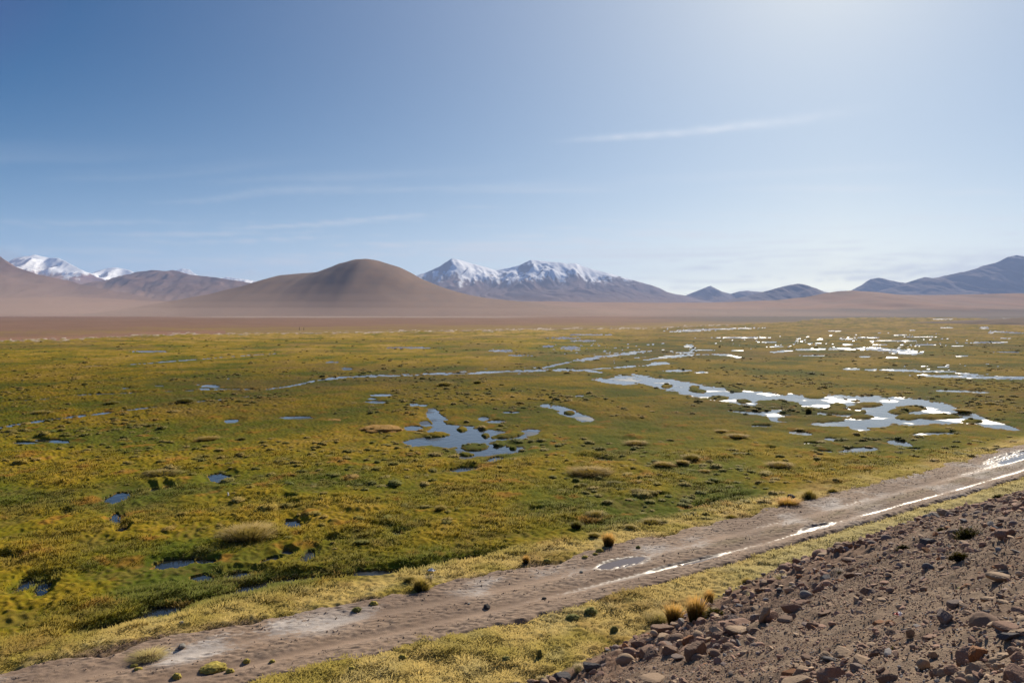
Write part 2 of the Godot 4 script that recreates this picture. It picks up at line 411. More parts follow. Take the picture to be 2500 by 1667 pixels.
const SHRUBS := [
	[7.033, 9.395, 1.036, 0.447, "long", "long dark green shrub high on the stony slope", "long dark green shrub"],
	[9.018, 6.754, 0.560, 0.224, "shrub", "small green shrub downslope of the long dark one", "small green shrub downslope"],
	[3.816, 10.411, 0.638, 0.193, "yel", "yellow green shrub among blocks below the long dark one", "yellow green shrub among blocks"],
	[29.339, 0.657, 0.898, 0.299, "shrub", "flat dark shrub at the far top of the stony slope", "flat dark shrub on top"],
	[11.389, 6.987, 0.451, 0.150, "shrub", "thin shrub at the far side of the long dark one", "thin far shrub"],
	[12.701, 8.029, 0.362, 0.136, "shrub", "little green shrub near the far flat one", "little green far shrub"],
	[4.849, 2.945, 0.952, 0.353, "yel", "low yellow green shrub beside the orange bunchgrasses", "low shrub by the bunchgrasses"],
	[7.288, 3.920, 0.432, 0.230, "shrub", "bright green shrub tucked against blocks in the middle of the slope", "bright green shrub mid slope"],
	[-2.841, 13.343, 0.230, 0.115, "yel", "round yellow green shrub among fist sized stones near the camera", "round yellow green shrub"],
	[-2.331, 12.691, 0.107, 0.037, "moss", "flat patch of pale green moss beside a stone near the camera", "flat pale moss patch"],
	[1.508, 11.566, 0.171, 0.047, "moss", "small bright moss patch on bare grit", "small bright moss patch"],
	[7.800, 5.283, 0.421, 0.225, "dead", "tangle of dead grey twigs among the middle stones", "tangle of dead twigs"],
	[7.970, 2.029, 0.687, 0.250, "straw", "pale straw tuft bending over the stones, upper of two", "upper pale straw tuft"],
	[6.960, 2.711, 0.503, 0.148, "straw", "pale straw tuft over the stones, lower of two", "lower pale straw tuft"],
	[9.714, 1.882, 0.663, 0.232, "straw", "sparse dry grass on the upper stones near the verge", "sparse dry grass"],
	[0.967, 1.701, 0.415, 0.244, "straw", "straw tuft between the rough blocks at the bottom of the bank", "straw tuft between rough blocks"],
	[0.683, 0.396, 0.280, 0.203, "straw", "little straw tuft at the lower frame edge", "little straw tuft"],
	[0.673, -0.477, 0.525, 0.158, "straw", "flat straw tuft where the verge ends at the bank", "flat straw tuft"],
]
const BOULDERS := [
	[3.057, 6.071, 0.359, 0.561, "upright", "upright reddish slab standing in the middle of the bank", "upright reddish slab"],
	[3.385, 4.903, 1.074, 0.310, "slab", "long flat reddish slab lying before the yellow green shrub", "long flat reddish slab"],
	[0.825, 6.198, 0.458, 0.597, "block", "big shadowed block leaning out of the bank like a doorstep", "big shadowed block"],
	[2.524, 5.867, 0.727, 0.220, "slab", "pale flat slab below the long reddish one", ""],
	[3.083, 6.756, 0.480, 0.328, "wedge", "pointed reddish wedge right of the upright slab", ""],
	[2.572, 7.110, 0.418, 0.188, "slab", "thin tilted slab under the pointed wedge", ""],
	[3.371, 8.564, 0.308, 0.267, "block", "square topped brown block in the middle of the slope", "square topped brown block"],
	[0.261, 12.885, 0.358, 0.153, "slab", "tan flat topped block near the far edge of the frame", "tan flat topped block"],
	[5.129, 10.908, 0.445, 0.263, "block", "dark reddish boulder close to the long dark shrub", "dark reddish boulder"],
	[7.993, 7.971, 0.568, 0.232, "wedge", "dark grey wedge before the long dark shrub", "dark grey wedge"],
	[-4.351, 14.496, 0.101, 0.087, "round", "rounded tan stone near the camera, the largest there", "largest rounded tan stone"],
	[-5.272, 15.516, 0.071, 0.060, "block", "tan angular stone near the pale shoulder of the bank", "tan angular stone"],
	[-4.961, 15.475, 0.058, 0.058, "round", "smooth dark blue grey stone at the frame edge", ""],
	[-0.568, 11.810, 0.155, 0.130, "round", "rusty orange stone beside the white scrap of litter", "rusty orange stone"],
	[-0.056, 11.216, 0.211, 0.099, "slab", "flat tan stone beside the rusty orange one", ""],
	[-0.816, 12.909, 0.198, 0.140, "block", "squat purple brown block with a deep shadow", "squat purple brown block"],
	[-1.469, 13.662, 0.176, 0.083, "slab", "tan slab, first of a pair lying end to end", "pair of tan slabs"],
	[-1.955, 14.044, 0.144, 0.077, "slab", "tan slab, second of a pair lying end to end", ""],
	[-2.480, 14.107, 0.119, 0.073, "block", "dark topped stone below the pair of tan slabs", ""],
	[-4.077, 15.024, 0.166, 0.062, "slab", "long dark stone sloping down near the frame edge", "long dark sloping stone"],
	[-4.520, 15.225, 0.134, 0.045, "slab", "flat brown slab under the long dark stone", ""],
	[-4.054, 14.419, 0.068, 0.060, "block", "small square orange brown stone above the largest rounded tan one", ""],
	[-2.512, 13.291, 0.099, 0.129, "wedge", "stone standing on edge behind the round yellow green shrub", ""],
	[0.843, 2.376, 0.520, 0.284, "wedge", "dark purple block with white crust at the bottom of the bank", "dark purple block"],
	[0.545, 1.552, 0.532, 0.266, "slab", "dark tilted slab at the lower end of the bank", ""],
	[3.195, 1.401, 0.403, 0.296, "wedge", "pointed stone at the lower edge of the bank by the grass", "pointed stone by the grass"],
	[4.334, 1.331, 0.675, 0.366, "block", "shaded block under the low straw grass", "shaded block under straw"],
	[-0.654, 6.836, 0.589, 0.143, "slab", "broad tan slab at the bottom edge of the frame", "broad tan slab"],
	[9.686, 4.638, 0.551, 0.245, "slab", "grey brown slab in the upper middle of the slope", "grey brown slab"],
	[4.091, 6.389, 0.349, 0.256, "block", "reddish cube shaped block behind the pointed wedge", ""],
]
const FOOT := [Vector2(-30.0, 1.5), Vector2(-25.0, 5.0), Vector2(-10.0, 14.4), Vector2(1.5, 22.0), Vector2(5.2, 25.2), Vector2(12.7, 31.6), Vector2(18.8, 35.7), Vector2(35.0, 45.6), Vector2(60.0, 60.0), Vector2(90.0, 77.0)]

const RANGES := [
	{"called": "dark_ridge", "label": "dark purple brown ridge sloping down into the dusty plain, cut off by the frame", "far": 6500, "front": 1900, "rear": 1500, "power": 1.25, "gully": 0.30, "cols": 220, "rows": 50, "rock": Color(0.105, 0.072, 0.068), "snow": Vector3(9, 10, 0), "ground": false, "round": false,
		"ridge": [Vector2(-6512, 499.4), Vector2(-6161, 811.3), Vector2(-5732, 869.8), Vector2(-5342, 752.9), Vector2(-5030, 624.2), Vector2(-4874, 554.0), Vector2(-4777, 495.5), Vector2(-4624, 417.5), Vector2(-4461, 366.8), Vector2(-4211, 296.6), Vector2(-3938, 242.1), Vector2(-3548, 179.7), Vector2(-3197, 129.0), Vector2(-2690, 47.1), Vector2(-2223, 0.3)]},
	{"called": "snowy_mountain", "label": "snow capped mountain with rusty red flanks behind the dark ridge", "far": 14500, "front": 3800, "rear": 3000, "power": 1.15, "gully": 0.30, "cols": 320, "rows": 80, "rock": Color(0.190, 0.105, 0.085), "snow": Vector3(0.64, 0.71, -0.10), "ground": false, "round": false,
		"ridge": [Vector2(-13482, 229.5), Vector2(-11917, 577.4), Vector2(-11047, 968.8), Vector2(-10655, 1108.0), Vector2(-10464, 1186.3), Vector2(-10229, 1264.5), Vector2(-10020, 1212.4), Vector2(-9759, 1195.0), Vector2(-9507, 1090.6), Vector2(-9246, 977.5), Vector2(-8985, 873.1), Vector2(-8785, 768.7), Vector2(-8263, 586.1), Vector2(-7567, 438.2), Vector2(-6872, 272.9), Vector2(-6002, 12.0)]},
	{"called": "snowy_mountain", "label": "low snow streaked peak between the snow capped mountain and the flat dark hill", "far": 16500, "front": 3600, "rear": 3000, "power": 1.15, "gully": 0.34, "cols": 220, "rows": 50, "rock": Color(0.160, 0.100, 0.085), "snow": Vector3(0.50, 0.66, -0.12), "ground": false, "round": false,
		"ridge": [Vector2(-11779, 259.5), Vector2(-10888, 704.9), Vector2(-10264, 982.0), Vector2(-10076, 1071.1), Vector2(-9849, 1110.7), Vector2(-9641, 1130.5), Vector2(-9344, 1061.2), Vector2(-8958, 902.8), Vector2(-8215, 655.4), Vector2(-7226, 160.5)]},
	{"called": "snowy_mountain", "label": "white snow slope peeping over the flat dark hill", "far": 17500, "front": 3000, "rear": 2500, "power": 1.10, "gully": 0.26, "cols": 220, "rows": 50, "rock": Color(0.150, 0.110, 0.100), "snow": Vector3(0.28, 0.50, -0.15), "ground": false, "round": false,
		"ridge": [Vector2(-9973, 222.0), Vector2(-9238, 851.8), Vector2(-8797, 1114.3), Vector2(-8482, 1166.8), Vector2(-8262, 1135.3), Vector2(-8010, 977.8), Vector2(-7454, 641.9), Vector2(-6404, 169.5)]},
	{"called": "snowy_mountain", "label": "faint snow dusted ridge dipping behind the brown dome hill", "far": 19000, "front": 3500, "rear": 3000, "power": 1.10, "gully": 0.40, "cols": 220, "rows": 50, "rock": Color(0.150, 0.115, 0.105), "snow": Vector3(0.40, 0.75, -0.10), "ground": false, "round": false,
		"ridge": [Vector2(-9460, 240.0), Vector2(-8662, 866.8), Vector2(-8195, 1015.0), Vector2(-8001, 1037.8), Vector2(-7557, 969.4), Vector2(-7317, 946.6), Vector2(-6953, 878.2), Vector2(-6041, 695.9), Vector2(-4901, 183.0)]},
	{"called": "dark_hill", "label": "broad flat topped dark brown hill in front of the snowy peaks", "far": 9500, "front": 2500, "rear": 2000, "power": 1.20, "gully": 0.34, "cols": 220, "rows": 50, "rock": Color(0.120, 0.082, 0.072), "snow": Vector3(9, 10, 0), "ground": false, "round": false,
		"ridge": [Vector2(-6383, 40.5), Vector2(-5898, 336.8), Vector2(-5648, 473.6), Vector2(-5522, 547.7), Vector2(-5380, 599.0), Vector2(-5135, 630.3), Vector2(-4941, 616.1), Vector2(-4844, 627.5), Vector2(-4747, 610.4), Vector2(-4553, 559.1), Vector2(-4337, 536.3), Vector2(-4143, 513.5), Vector2(-3875, 473.6), Vector2(-3539, 416.6), Vector2(-3134, 348.2), Vector2(-2564, 211.5), Vector2(-1881, 12.0)]},
	{"called": "brown_hill", "label": "smooth brown dome shaped hill standing alone on the plain", "far": 4000, "front": 1050, "rear": 1200, "power": 1.05, "gully": 0.01, "cols": 320, "rows": 80, "rock": Color(0.150, 0.113, 0.090), "snow": Vector3(9, 10, 0), "ground": false, "round": true,
		"ridge": [Vector2(-2208, -4.8), Vector2(-1968, 52.8), Vector2(-1776, 100.8), Vector2(-1572, 146.4), Vector2(-1469, 187.2), Vector2(-1368, 223.2), Vector2(-1305, 240.0), Vector2(-1214, 249.6), Vector2(-1101, 258.0), Vector2(-1029, 285.5), Vector2(-960, 304.7), Vector2(-873, 320.3), Vector2(-816, 317.9), Vector2(-756, 309.5), Vector2(-653, 279.5), Vector2(-612, 259.2), Vector2(-547, 220.8), Vector2(-432, 172.8), Vector2(-317, 136.8), Vector2(-228, 115.2), Vector2(-106, 96.0), Vector2(58, 79.2), Vector2(360, 48.0), Vector2(744, -4.8)]},
	{"called": "snowy_volcano", "label": "wide twin peaked volcano with snow on its upper slopes and blue grey flanks", "far": 17000, "front": 4300, "rear": 3600, "power": 1.18, "gully": 0.22, "cols": 420, "rows": 110, "rock": Color(0.115, 0.080, 0.075), "snow": Vector3(0.55, 0.66, -0.16), "ground": false, "round": false,
		"ridge": [Vector2(-4385, 63.0), Vector2(-3263, 552.5), Vector2(-2549, 838.0), Vector2(-2284, 960.4), Vector2(-2080, 1042.0), Vector2(-1764, 1149.1), Vector2(-1458, 1332.6), Vector2(-1285, 1312.2), Vector2(-1071, 1266.3), Vector2(-795, 1195.0), Vector2(-377, 1082.8), Vector2(-102, 1133.8), Vector2(173, 1205.2), Vector2(469, 1337.7), Vector2(642, 1332.6), Vector2(938, 1286.7), Vector2(1254, 1256.2), Vector2(1356, 1215.4), Vector2(1581, 1261.3), Vector2(1846, 1184.8), Vector2(2193, 1093.0), Vector2(2539, 991.0), Vector2(2886, 868.6), Vector2(3233, 766.6), Vector2(3641, 629.0), Vector2(3814, 542.3), Vector2(4059, 496.4), Vector2(4344, 455.6), Vector2(4997, 317.9), Vector2(6119, 63.0)]},
	{"called": "blue_mountain", "label": "small pointed blue peak standing right of the volcano", "far": 18000, "front": 2600, "rear": 2200, "power": 1.20, "gully": 0.22, "cols": 220, "rows": 50, "rock": Color(0.105, 0.078, 0.074), "snow": Vector3(9, 10, 0), "ground": false, "round": false,
		"ridge": [Vector2(3347, 174.0), Vector2(4211, 411.5), Vector2(4621, 487.1), Vector2(4816, 573.5), Vector2(5097, 692.3), Vector2(5269, 746.3), Vector2(5410, 697.7), Vector2(5593, 595.1), Vector2(5809, 530.3), Vector2(6014, 595.1), Vector2(6263, 610.2), Vector2(6673, 584.3), Vector2(7235, 476.3), Vector2(8098, 174.0)]},
	{"called": "blue_mountain", "label": "gentle blue grey hill between the small peak and the tan rise", "far": 13500, "front": 2200, "rear": 2000, "power": 1.15, "gully": 0.16, "cols": 220, "rows": 50, "rock": Color(0.105, 0.078, 0.074), "snow": Vector3(9, 10, 0), "ground": false, "round": false,
		"ridge": [Vector2(3158, 52.5), Vector2(4130, 255.0), Vector2(4697, 360.2), Vector2(5005, 433.1), Vector2(5313, 522.2), Vector2(5564, 578.9), Vector2(5766, 611.3), Vector2(5936, 570.8), Vector2(6122, 497.9), Vector2(6309, 425.0), Vector2(6803, 295.4), Vector2(7693, 52.5)]},
	{"called": "blue_mountain", "label": "steep blue shoulder peak beside the tallest far mountain", "far": 16500, "front": 2600, "rear": 2200, "power": 1.20, "gully": 0.20, "cols": 220, "rows": 50, "rock": Color(0.105, 0.078, 0.074), "snow": Vector3(9, 10, 0), "ground": false, "round": false,
		"ridge": [Vector2(7028, 111.0), Vector2(7720, 398.0), Vector2(8215, 571.2), Vector2(8463, 675.2), Vector2(8770, 848.4), Vector2(8918, 878.1), Vector2(9146, 817.7), Vector2(9433, 744.5), Vector2(9997, 635.6), Vector2(10987, 358.4), Vector2(11878, 61.5)]},
	{"called": "blue_mountain", "label": "large hazy blue mountain at the frame edge with a thin snow cap", "far": 15000, "front": 3600, "rear": 3000, "power": 1.20, "gully": 0.26, "cols": 300, "rows": 70, "rock": Color(0.105, 0.078, 0.074), "snow": Vector3(0.90, 1.02, -0.12), "ground": false, "round": false,
		"ridge": [Vector2(7109, 102.0), Vector2(7918, 461.9), Vector2(8557, 659.9), Vector2(8800, 754.4), Vector2(8971, 799.3), Vector2(9205, 776.8), Vector2(9520, 821.8), Vector2(9826, 906.4), Vector2(10033, 947.8), Vector2(10348, 1046.8), Vector2(10654, 1127.8), Vector2(10825, 1235.8), Vector2(10969, 1280.7), Vector2(11176, 1199.8), Vector2(11428, 1226.8), Vector2(11788, 1442.7), Vector2(12507, 1136.8), Vector2(13587, 686.9), Vector2(14847, 237.0), Vector2(15387, 12.0)]},
	{"called": "foothills", "label": "low tan foothills rolling along the foot of the far mountains", "far": 5200, "front": 2600, "rear": 1500, "power": 1.60, "gully": 0.10, "cols": 420, "rows": 110, "rock": Color(0.200, 0.135, 0.105), "snow": Vector3(9, 10, 0), "ground": true, "round": false,
		"ridge": [Vector2(-6707, 105.6), Vector2(-4835, 90.0), Vector2(-3899, 127.4), Vector2(-3275, 133.7), Vector2(-2807, 111.8), Vector2(-2277, 83.7), Vector2(-1716, 74.4), Vector2(-1092, 71.3), Vector2(-468, 80.6), Vector2(75, 102.5), Vector2(312, 105.6), Vector2(499, 99.3), Vector2(780, 96.2), Vector2(1092, 93.1), Vector2(1404, 94.7), Vector2(1688, 99.3), Vector2(2046, 114.9), Vector2(2287, 138.3), Vector2(2430, 168.0), Vector2(2524, 183.6), Vector2(2642, 188.2), Vector2(2764, 183.6), Vector2(2882, 177.3), Vector2(3122, 160.2), Vector2(3360, 157.1), Vector2(3650, 161.7), Vector2(3899, 168.0), Vector2(4523, 177.3), Vector2(5771, 136.8), Vector2(7331, 90.0)]},
	{"called": "low_ridge", "label": "long low brown rise of bare ground at the edge of the green bog", "far": 640, "front": 70, "rear": 160, "power": 1.00, "gully": 0.05, "cols": 160, "rows": 30, "rock": Color(0.160, 0.095, 0.070), "snow": Vector3(9, 10, 0), "ground": false, "round": false,
		"ridge": [Vector2(-672, -1.4), Vector2(-595, 0.1), Vector2(-518, 0.3), Vector2(-457, 0.1), Vector2(-418, -0.3), Vector2(-392, -0.9), Vector2(-365, -2.6), Vector2(-353, -4.1), Vector2(-342, -6.0), Vector2(-319, -11.0)]},
	{"called": "dark_mound", "label": "dark grey mound of bare ground running out of the frame beyond the glinting marsh", "far": 760, "front": 190, "rear": 300, "power": 1.10, "gully": 0.08, "cols": 160, "rows": 40, "rock": Color(0.115, 0.095, 0.085), "snow": Vector3(9, 10, 0), "ground": false, "round": false,
		"ridge": [Vector2(497, -4.0), Vector2(517, 1.5), Vector2(527, 3.8), Vector2(543, 5.2), Vector2(561, 6.5), Vector2(579, 7.7), Vector2(615, 9.3), Vector2(707, 10.6), Vector2(843, 9.7), Vector2(980, 0.6)]},
]

const ROAD := [Vector2(-40, 6.2), Vector2(-25, 14.9), Vector2(-10, 22.8), Vector2(-5.1, 25.3), Vector2(-0.4, 27.7), Vector2(4.4, 30.5), Vector2(9.2, 33.3), Vector2(13.8, 36.1), Vector2(18.4, 39.1), Vector2(23.1, 42.0), Vector2(27.7, 44.9), Vector2(32.3, 47.8), Vector2(38, 51.6), Vector2(50, 60), Vector2(70, 73), Vector2(100, 90)]

var rng := RandomNumberGenerator.new()
var used := {}
var big_noise := noise_of(11, 0.006, 2)
var mid_noise := noise_of(12, 0.045, 2)
var hump_noise := noise_of(13, 0.26, 2)
var tuft_noise := noise_of(14, 0.95, 2)
var fine_noise := noise_of(15, 2.6, 1)
var shore_noise := noise_of(16, 0.40, 3)
var patch_noise := noise_of(17, 0.13, 3)
var slope_noise := noise_of(18, 0.55, 3)
var clod_noise := noise_of(19, 2.2, 3)
var far_noise := noise_of(20, 1.0, 4)
var road_line := PackedFloat32Array()
var foot_line := PackedFloat32Array()
var made := {}


func _ready() -> void:
	rng.seed = 7
	view()
	setting()
	things()


func view() -> void:
	var cam := Camera3D.new()
	cam.name = "camera"
	cam.projection = Camera3D.PROJECTION_FRUSTUM
	cam.near = 0.1
	cam.far = 60000.0
	cam.size = 0.1
	cam.frustum_offset = Vector2(0.0, -0.1 * 68.5 / LENS)
	cam.position = Vector3(0, EYE, 0)
	add_child(cam)
	cam.current = true
	var sun := DirectionalLight3D.new()
	sun.name = "sun"
	sun.light_energy = 1.6
	sun.light_color = Color(1.0, 0.955, 0.88)
	sun.light_angular_distance = 0.55
	sun.shadow_enabled = true
	add_child(sun)
	sun.look_at_from_position(Vector3.ZERO, -sun_way(), Vector3.UP)
	var env := Environment.new()
	env.background_mode = Environment.BG_SKY
	env.sky = Sky.new()
	var pan := PanoramaSkyMaterial.new()
	pan.panorama = sky_picture()
	env.sky.sky_material = pan
	env.tonemap_mode = Environment.TONE_MAPPER_LINEAR
	env.tonemap_exposure = EXPOSURE
	env.sdfgi_enabled = true
	env.ssao_enabled = true
	env.ssil_enabled = true
	env.fog_enabled = true
	env.fog_density = 0.000040
	env.fog_light_color = Color(0.70, 0.80, 1.0)
	env.volumetric_fog_enabled = true
	env.volumetric_fog_density = 0.0
	var we := WorldEnvironment.new()
	we.name = "air"
	we.environment = env
	add_child(we)


func sun_way() -> Vector3:
	var a := deg_to_rad(SUN_AZIMUTH)
	var e := deg_to_rad(SUN_HEIGHT)
	return Vector3(sin(a) * cos(e), sin(e), -cos(a) * cos(e))


# ------------------------------------------------------------------ sky

func sky_picture() -> ImageTexture:
	var wide := 2048
	var high := 1024
	var sun := sun_way()
	var rows := []
	rows.resize(high)
	var wisp := noise_of(31, 1.0, 4)
	var veil := noise_of(32, 1.0, 3)
	var work := func(r: int) -> void:
		var line := PackedFloat32Array()
		line.resize(wide * 4)
		var up := (0.5 - (r + 0.5) / high) * PI
		for c in wide:
			var round := wrapf((c + 0.5) / wide * TAU, -PI, PI)      # 0 looks along -z
			var dir := Vector3(sin(round) * cos(up), sin(up), -cos(round) * cos(up))
			var e := rad_to_deg(maxf(up, 0.0))
			var from_sun := rad_to_deg(acos(clampf(dir.dot(sun), -1.0, 1.0)))
			var aside := absf(wrapf(rad_to_deg(round) - SUN_AZIMUTH, -180.0, 180.0))
			var low := exp(-e / 10.0)
			var glow := exp(-from_sun / 14.0)
			var wide_glow := exp(-from_sun / 50.0)
			var pale := exp(-e / 5.0) * exp(-aside / 60.0)
			var l := Vector3(-0.273, -0.284, -0.216) + low * Vector3(0.112, 0.515, 0.909) + glow * Vector3(0.394, 0.225, -0.114) + wide_glow * Vector3(0.764, 0.939, 1.167) + pale * Vector3(2.20, 1.527, 0.19)
			l = l.max(Vector3(0.028, 0.095, 0.25))
			if up > 0.004:
				# thin ice cloud on a high layer, drawn out sideways, thickest low in the sky
				var far := minf(1.0 / sin(up), 60.0)
				var px := dir.x / cos(up) * far
				var pz := -dir.z / cos(up) * far
				var bend := veil.get_noise_2d(px * 0.11, pz * 0.11) * 1.5
				var streak := wisp.get_noise_2d(px * 0.24 + 3.0, pz * 1.5 + bend + px * 0.16)
				var sheet := veil.get_noise_2d(px * 0.05 + 40.0, pz * 0.14 + 7.0)
				var amount := 0.0
				amount += smoothstep(0.02, 0.7, streak + sheet * 0.8) * 0.68 * smoothstep(13.0, 6.0, e) * smoothstep(0.2, 1.5, e) * (0.35 + 0.65 * smoothstep(-34.0, -6.0, rad_to_deg(round)))
				# one long faint streak, near the sun's side
				var deg := rad_to_deg(round)
				var mid := 14.4 + (deg - 12.0) * 0.03 + wisp.get_noise_2d(deg * 0.10, 5.0) * 0.14
				var along := smoothstep(2.0, 9.0, deg) * smoothstep(30.0, 17.0, deg)
				amount += 0.55 * along * exp(-pow((e - mid) / (0.13 + 0.010 * (deg - 2.0)), 2.0)) * (0.7 + 0.6 * wisp.get_noise_2d(deg * 0.5, e * 2.0))
				var white := Vector3(0.90, 0.92, 0.95) * (0.80 + 0.45 * exp(-from_sun / 28.0))
				l = l.lerp(white, clampf(amount, 0.0, 0.6))
			l /= EXPOSURE
			line[c * 4] = l.x
			line[c * 4 + 1] = l.y
			line[c * 4 + 2] = l.z
			line[c * 4 + 3] = 1.0
		rows[r] = line
	in_rows(work, high / 2 + 2)
	var ground := PackedFloat32Array()
	for c in wide:
		ground.append_array(PackedFloat32Array([0.12, 0.10, 0.07, 1.0]))
	var all := PackedFloat32Array()
	for r in high:
		all.append_array(rows[r] if rows[r] != null and r < high / 2 else ground)
	return ImageTexture.create_from_image(Image.create_from_data(wide, high, false, Image.FORMAT_RGBAF, all.to_byte_array()))


# ------------------------------------------------------------------ helpers

func noise_of(which: int, per_metre: float, octaves: int) -> FastNoiseLite:
	var n := FastNoiseLite.new()
	n.seed = which
	n.noise_type = FastNoiseLite.TYPE_SIMPLEX_SMOOTH
	n.frequency = per_metre
	n.fractal_type = FastNoiseLite.FRACTAL_FBM if octaves > 1 else FastNoiseLite.FRACTAL_NONE
	n.fractal_octaves = octaves
	return n


func in_rows(work: Callable, count: int) -> void:
	var id := WorkerThreadPool.add_group_task(work, count)
	WorkerThreadPool.wait_for_group_task_completion(id)


func numbered(called: String) -> String:
	if not used.has(called):
		used[called] = 0
		return called
	used[called] += 1
	return "%s_%03d" % [called, used[called]]


func tag(o: Node3D, label: String, category := "", group := "", kind := "") -> Node3D:
	o.set_meta("label", label)
	if category:
		o.set_meta("category", category)
	if group:
		o.set_meta("group", group)
	if kind:
		o.set_meta("kind", kind)
	return o


func put(called: String, mesh: Mesh, material: Material, parent: Node3D = self) -> MeshInstance3D:
	var o := MeshInstance3D.new()
	o.name = numbered(called) if parent == self else called
	o.mesh = mesh
	if material:
		o.material_override = material
	parent.add_child(o, true)
	return o


func plain_material(color: Color, rough := 1.0, shine := 0.25) -> StandardMaterial3D:
	var m := StandardMaterial3D.new()
	m.albedo_color = color.linear_to_srgb()
	m.roughness = rough
	m.metallic_specular = shine
	return m


func tinted(rough := 1.0, shine := 0.2) -> StandardMaterial3D:
	var m := plain_material(Color.WHITE, rough, shine)
	m.vertex_color_use_as_albedo = true
	return m


func speckle(which: int, size: int, cells: float, low: float, high: float, octaves := 4, kind := FastNoiseLite.TYPE_SIMPLEX_SMOOTH) -> NoiseTexture2D:
	var n := noise_of(which, cells / size, octaves)
	n.noise_type = kind
	var t := NoiseTexture2D.new()
	t.width = size
	t.height = size
	t.seamless = true
	t.noise = n
	var ramp := Gradient.new()
	ramp.set_color(0, Color(low, low, low))
	ramp.set_color(1, Color(high, high, high))
	t.color_ramp = ramp
	return t


func grainy(m: StandardMaterial3D, tile: float, grain: Texture2D, relief: Texture2D, depth_cm: float, world := true) -> StandardMaterial3D:
	m.albedo_texture = grain
	m.uv1_triplanar = true
	m.uv1_world_triplanar = world
	m.uv1_scale = Vector3.ONE / tile
	if relief:
		m.heightmap_enabled = true
		m.heightmap_texture = relief
		m.heightmap_scale = depth_cm
	return m


func line_table(points: Array, from: float, to: float, step: float) -> PackedFloat32Array:
	var raw := PackedFloat32Array()
	var k := 0
	var x := from
	while x <= to:
		while k < points.size() - 2 and points[k + 1].x < x:
			k += 1
		var t: float = (x - points[k].x) / (points[k + 1].x - points[k].x)
		raw.append(lerpf(points[k].y, points[k + 1].y, t))
		x += step
	var out := PackedFloat32Array()
	for i in raw.size():
		var sum := 0.0
		for j in range(-8, 9):
			sum += raw[clampi(i + j, 0, raw.size() - 1)]
		out.append(sum / 17.0)
	return out


const LINE_FROM := -30.0
const LINE_STEP := 0.25

func on_line(line: PackedFloat32Array, x: float) -> float:
	var f := clampf((x - LINE_FROM) / LINE_STEP, 0.0, line.size() - 1.001)
	var i := int(f)
	return lerpf(line[i], line[i + 1], f - i)


func rise_of(line: PackedFloat32Array, x: float) -> float:
	return (on_line(line, x + 0.6) - on_line(line, x - 0.6)) / 1.2


# ------------------------------------------------------------------ the stony bank and the road as height functions

func bank_point(along: float, up: float) -> Vector2:      # (x, deep)
	var s := rise_of(foot_line, along)
	var c := 1.0 / sqrt(1.0 + s * s)
	return Vector2(along + s * c * up, on_line(foot_line, along) - c * up)


func bank_height(along: float, up: float) -> float:
	var h := 0.42 + 0.46 * up + 0.0085 * up * up
	if up > 16.5:
		h = 10.32 + 0.02 * (up - 16.5)
	if up < 0.0:
		h = 0.42 + 0.9 * up
	var p := bank_point(along, up)
	var on := smoothstep(0.0, 1.8, up) * smoothstep(17.6, 15.6, up)
	var lumps := slope_noise.get_noise_2d(p.x, p.y)
	var near_foot := smoothstep(6.5, 0.8, up)
	h += on * (lumps * (0.15 + 0.20 * near_foot) + clod_noise.get_noise_2d(p.x, p.y) * (0.08 + 0.06 * near_foot))
	return h + 0.035 * clod_noise.get_noise_2d(p.x * 2.3, p.y * 2.3)


func bank_of(x: float, d: float) -> Vector2:      # (along, up)
	var along := x
	var up := 0.0
	for i in 10:
		var s := rise_of(foot_line, along)
		var c := 1.0 / sqrt(1.0 + s * s)
		up = (x - along) * s * c - (d - on_line(foot_line, along)) * c
		along = x - up * s * c
	return Vector2(along, up)


func on_bank(along: float, up: float, sink := 0.0) -> Vector3:
	var p := bank_point(along, up)
	return Vector3(p.x, bank_height(along, up) - sink, -p.y)


func road_height(x: float, t: float) -> float:
	var bog_side := 2.05 + 0.022 * clampf(x + 5.0, 0.0, 40.0) + 0.7 * patch_noise.get_noise_2d(x * 2.6, 3.0)
	var bank_side := -1.45 - 0.45 * smoothstep(14.0, 4.0, x) - 0.35 * absf(patch_noise.get_noise_2d(x * 2.6, 50.0))
	var p := Vector2(x, t)
	var h := 0.50
	var rut_a := exp(-pow((t - 0.80) / 0.36, 2.0))
	var rut_b := exp(-pow((t + 0.80) / 0.34, 2.0))
	h -= (0.055 + 0.03 * patch_noise.get_noise_2d(x, 9.0)) * rut_a + (0.10 + 0.04 * patch_noise.get_noise_2d(x, 20.0)) * rut_b
	var rough := 1.0 - 0.85 * maxf(rut_a, rut_b)
	h += rough * (0.052 * clod_noise.get_noise_2d(x * 1.3, t * 2.0) + 0.030 * maxf(0.0, clod_noise.get_noise_2d(x * 3.1, t * 3.4 + 9.0)))
	h += 0.03 * slope_noise.get_noise_2d(x * 0.6, t * 0.8)
	h -= 0.34 * smoothstep(0.0, 0.7, t - bog_side) + 0.34 * smoothstep(0.0, 0.6, bank_side - t)
	for w in WET_ROAD:
		var q := pow((x - w[0]) / w[2], 2.0) + pow((t - w[1]) / w[3], 2.0)
		h -= 0.075 * smoothstep(1.5, 0.5, q)
	return h

# wet hollows of the road: place along it, place across it, half length, half width
const WET_ROAD := [[5.4, 0.55, 1.15, 0.50], [7.7, -0.86, 1.9, 0.22], [16.1, -0.75, 1.0, 0.28], [41.5, 1.3, 3.5, 0.7]]


# ------------------------------------------------------------------ ground: bog, bare plain, water

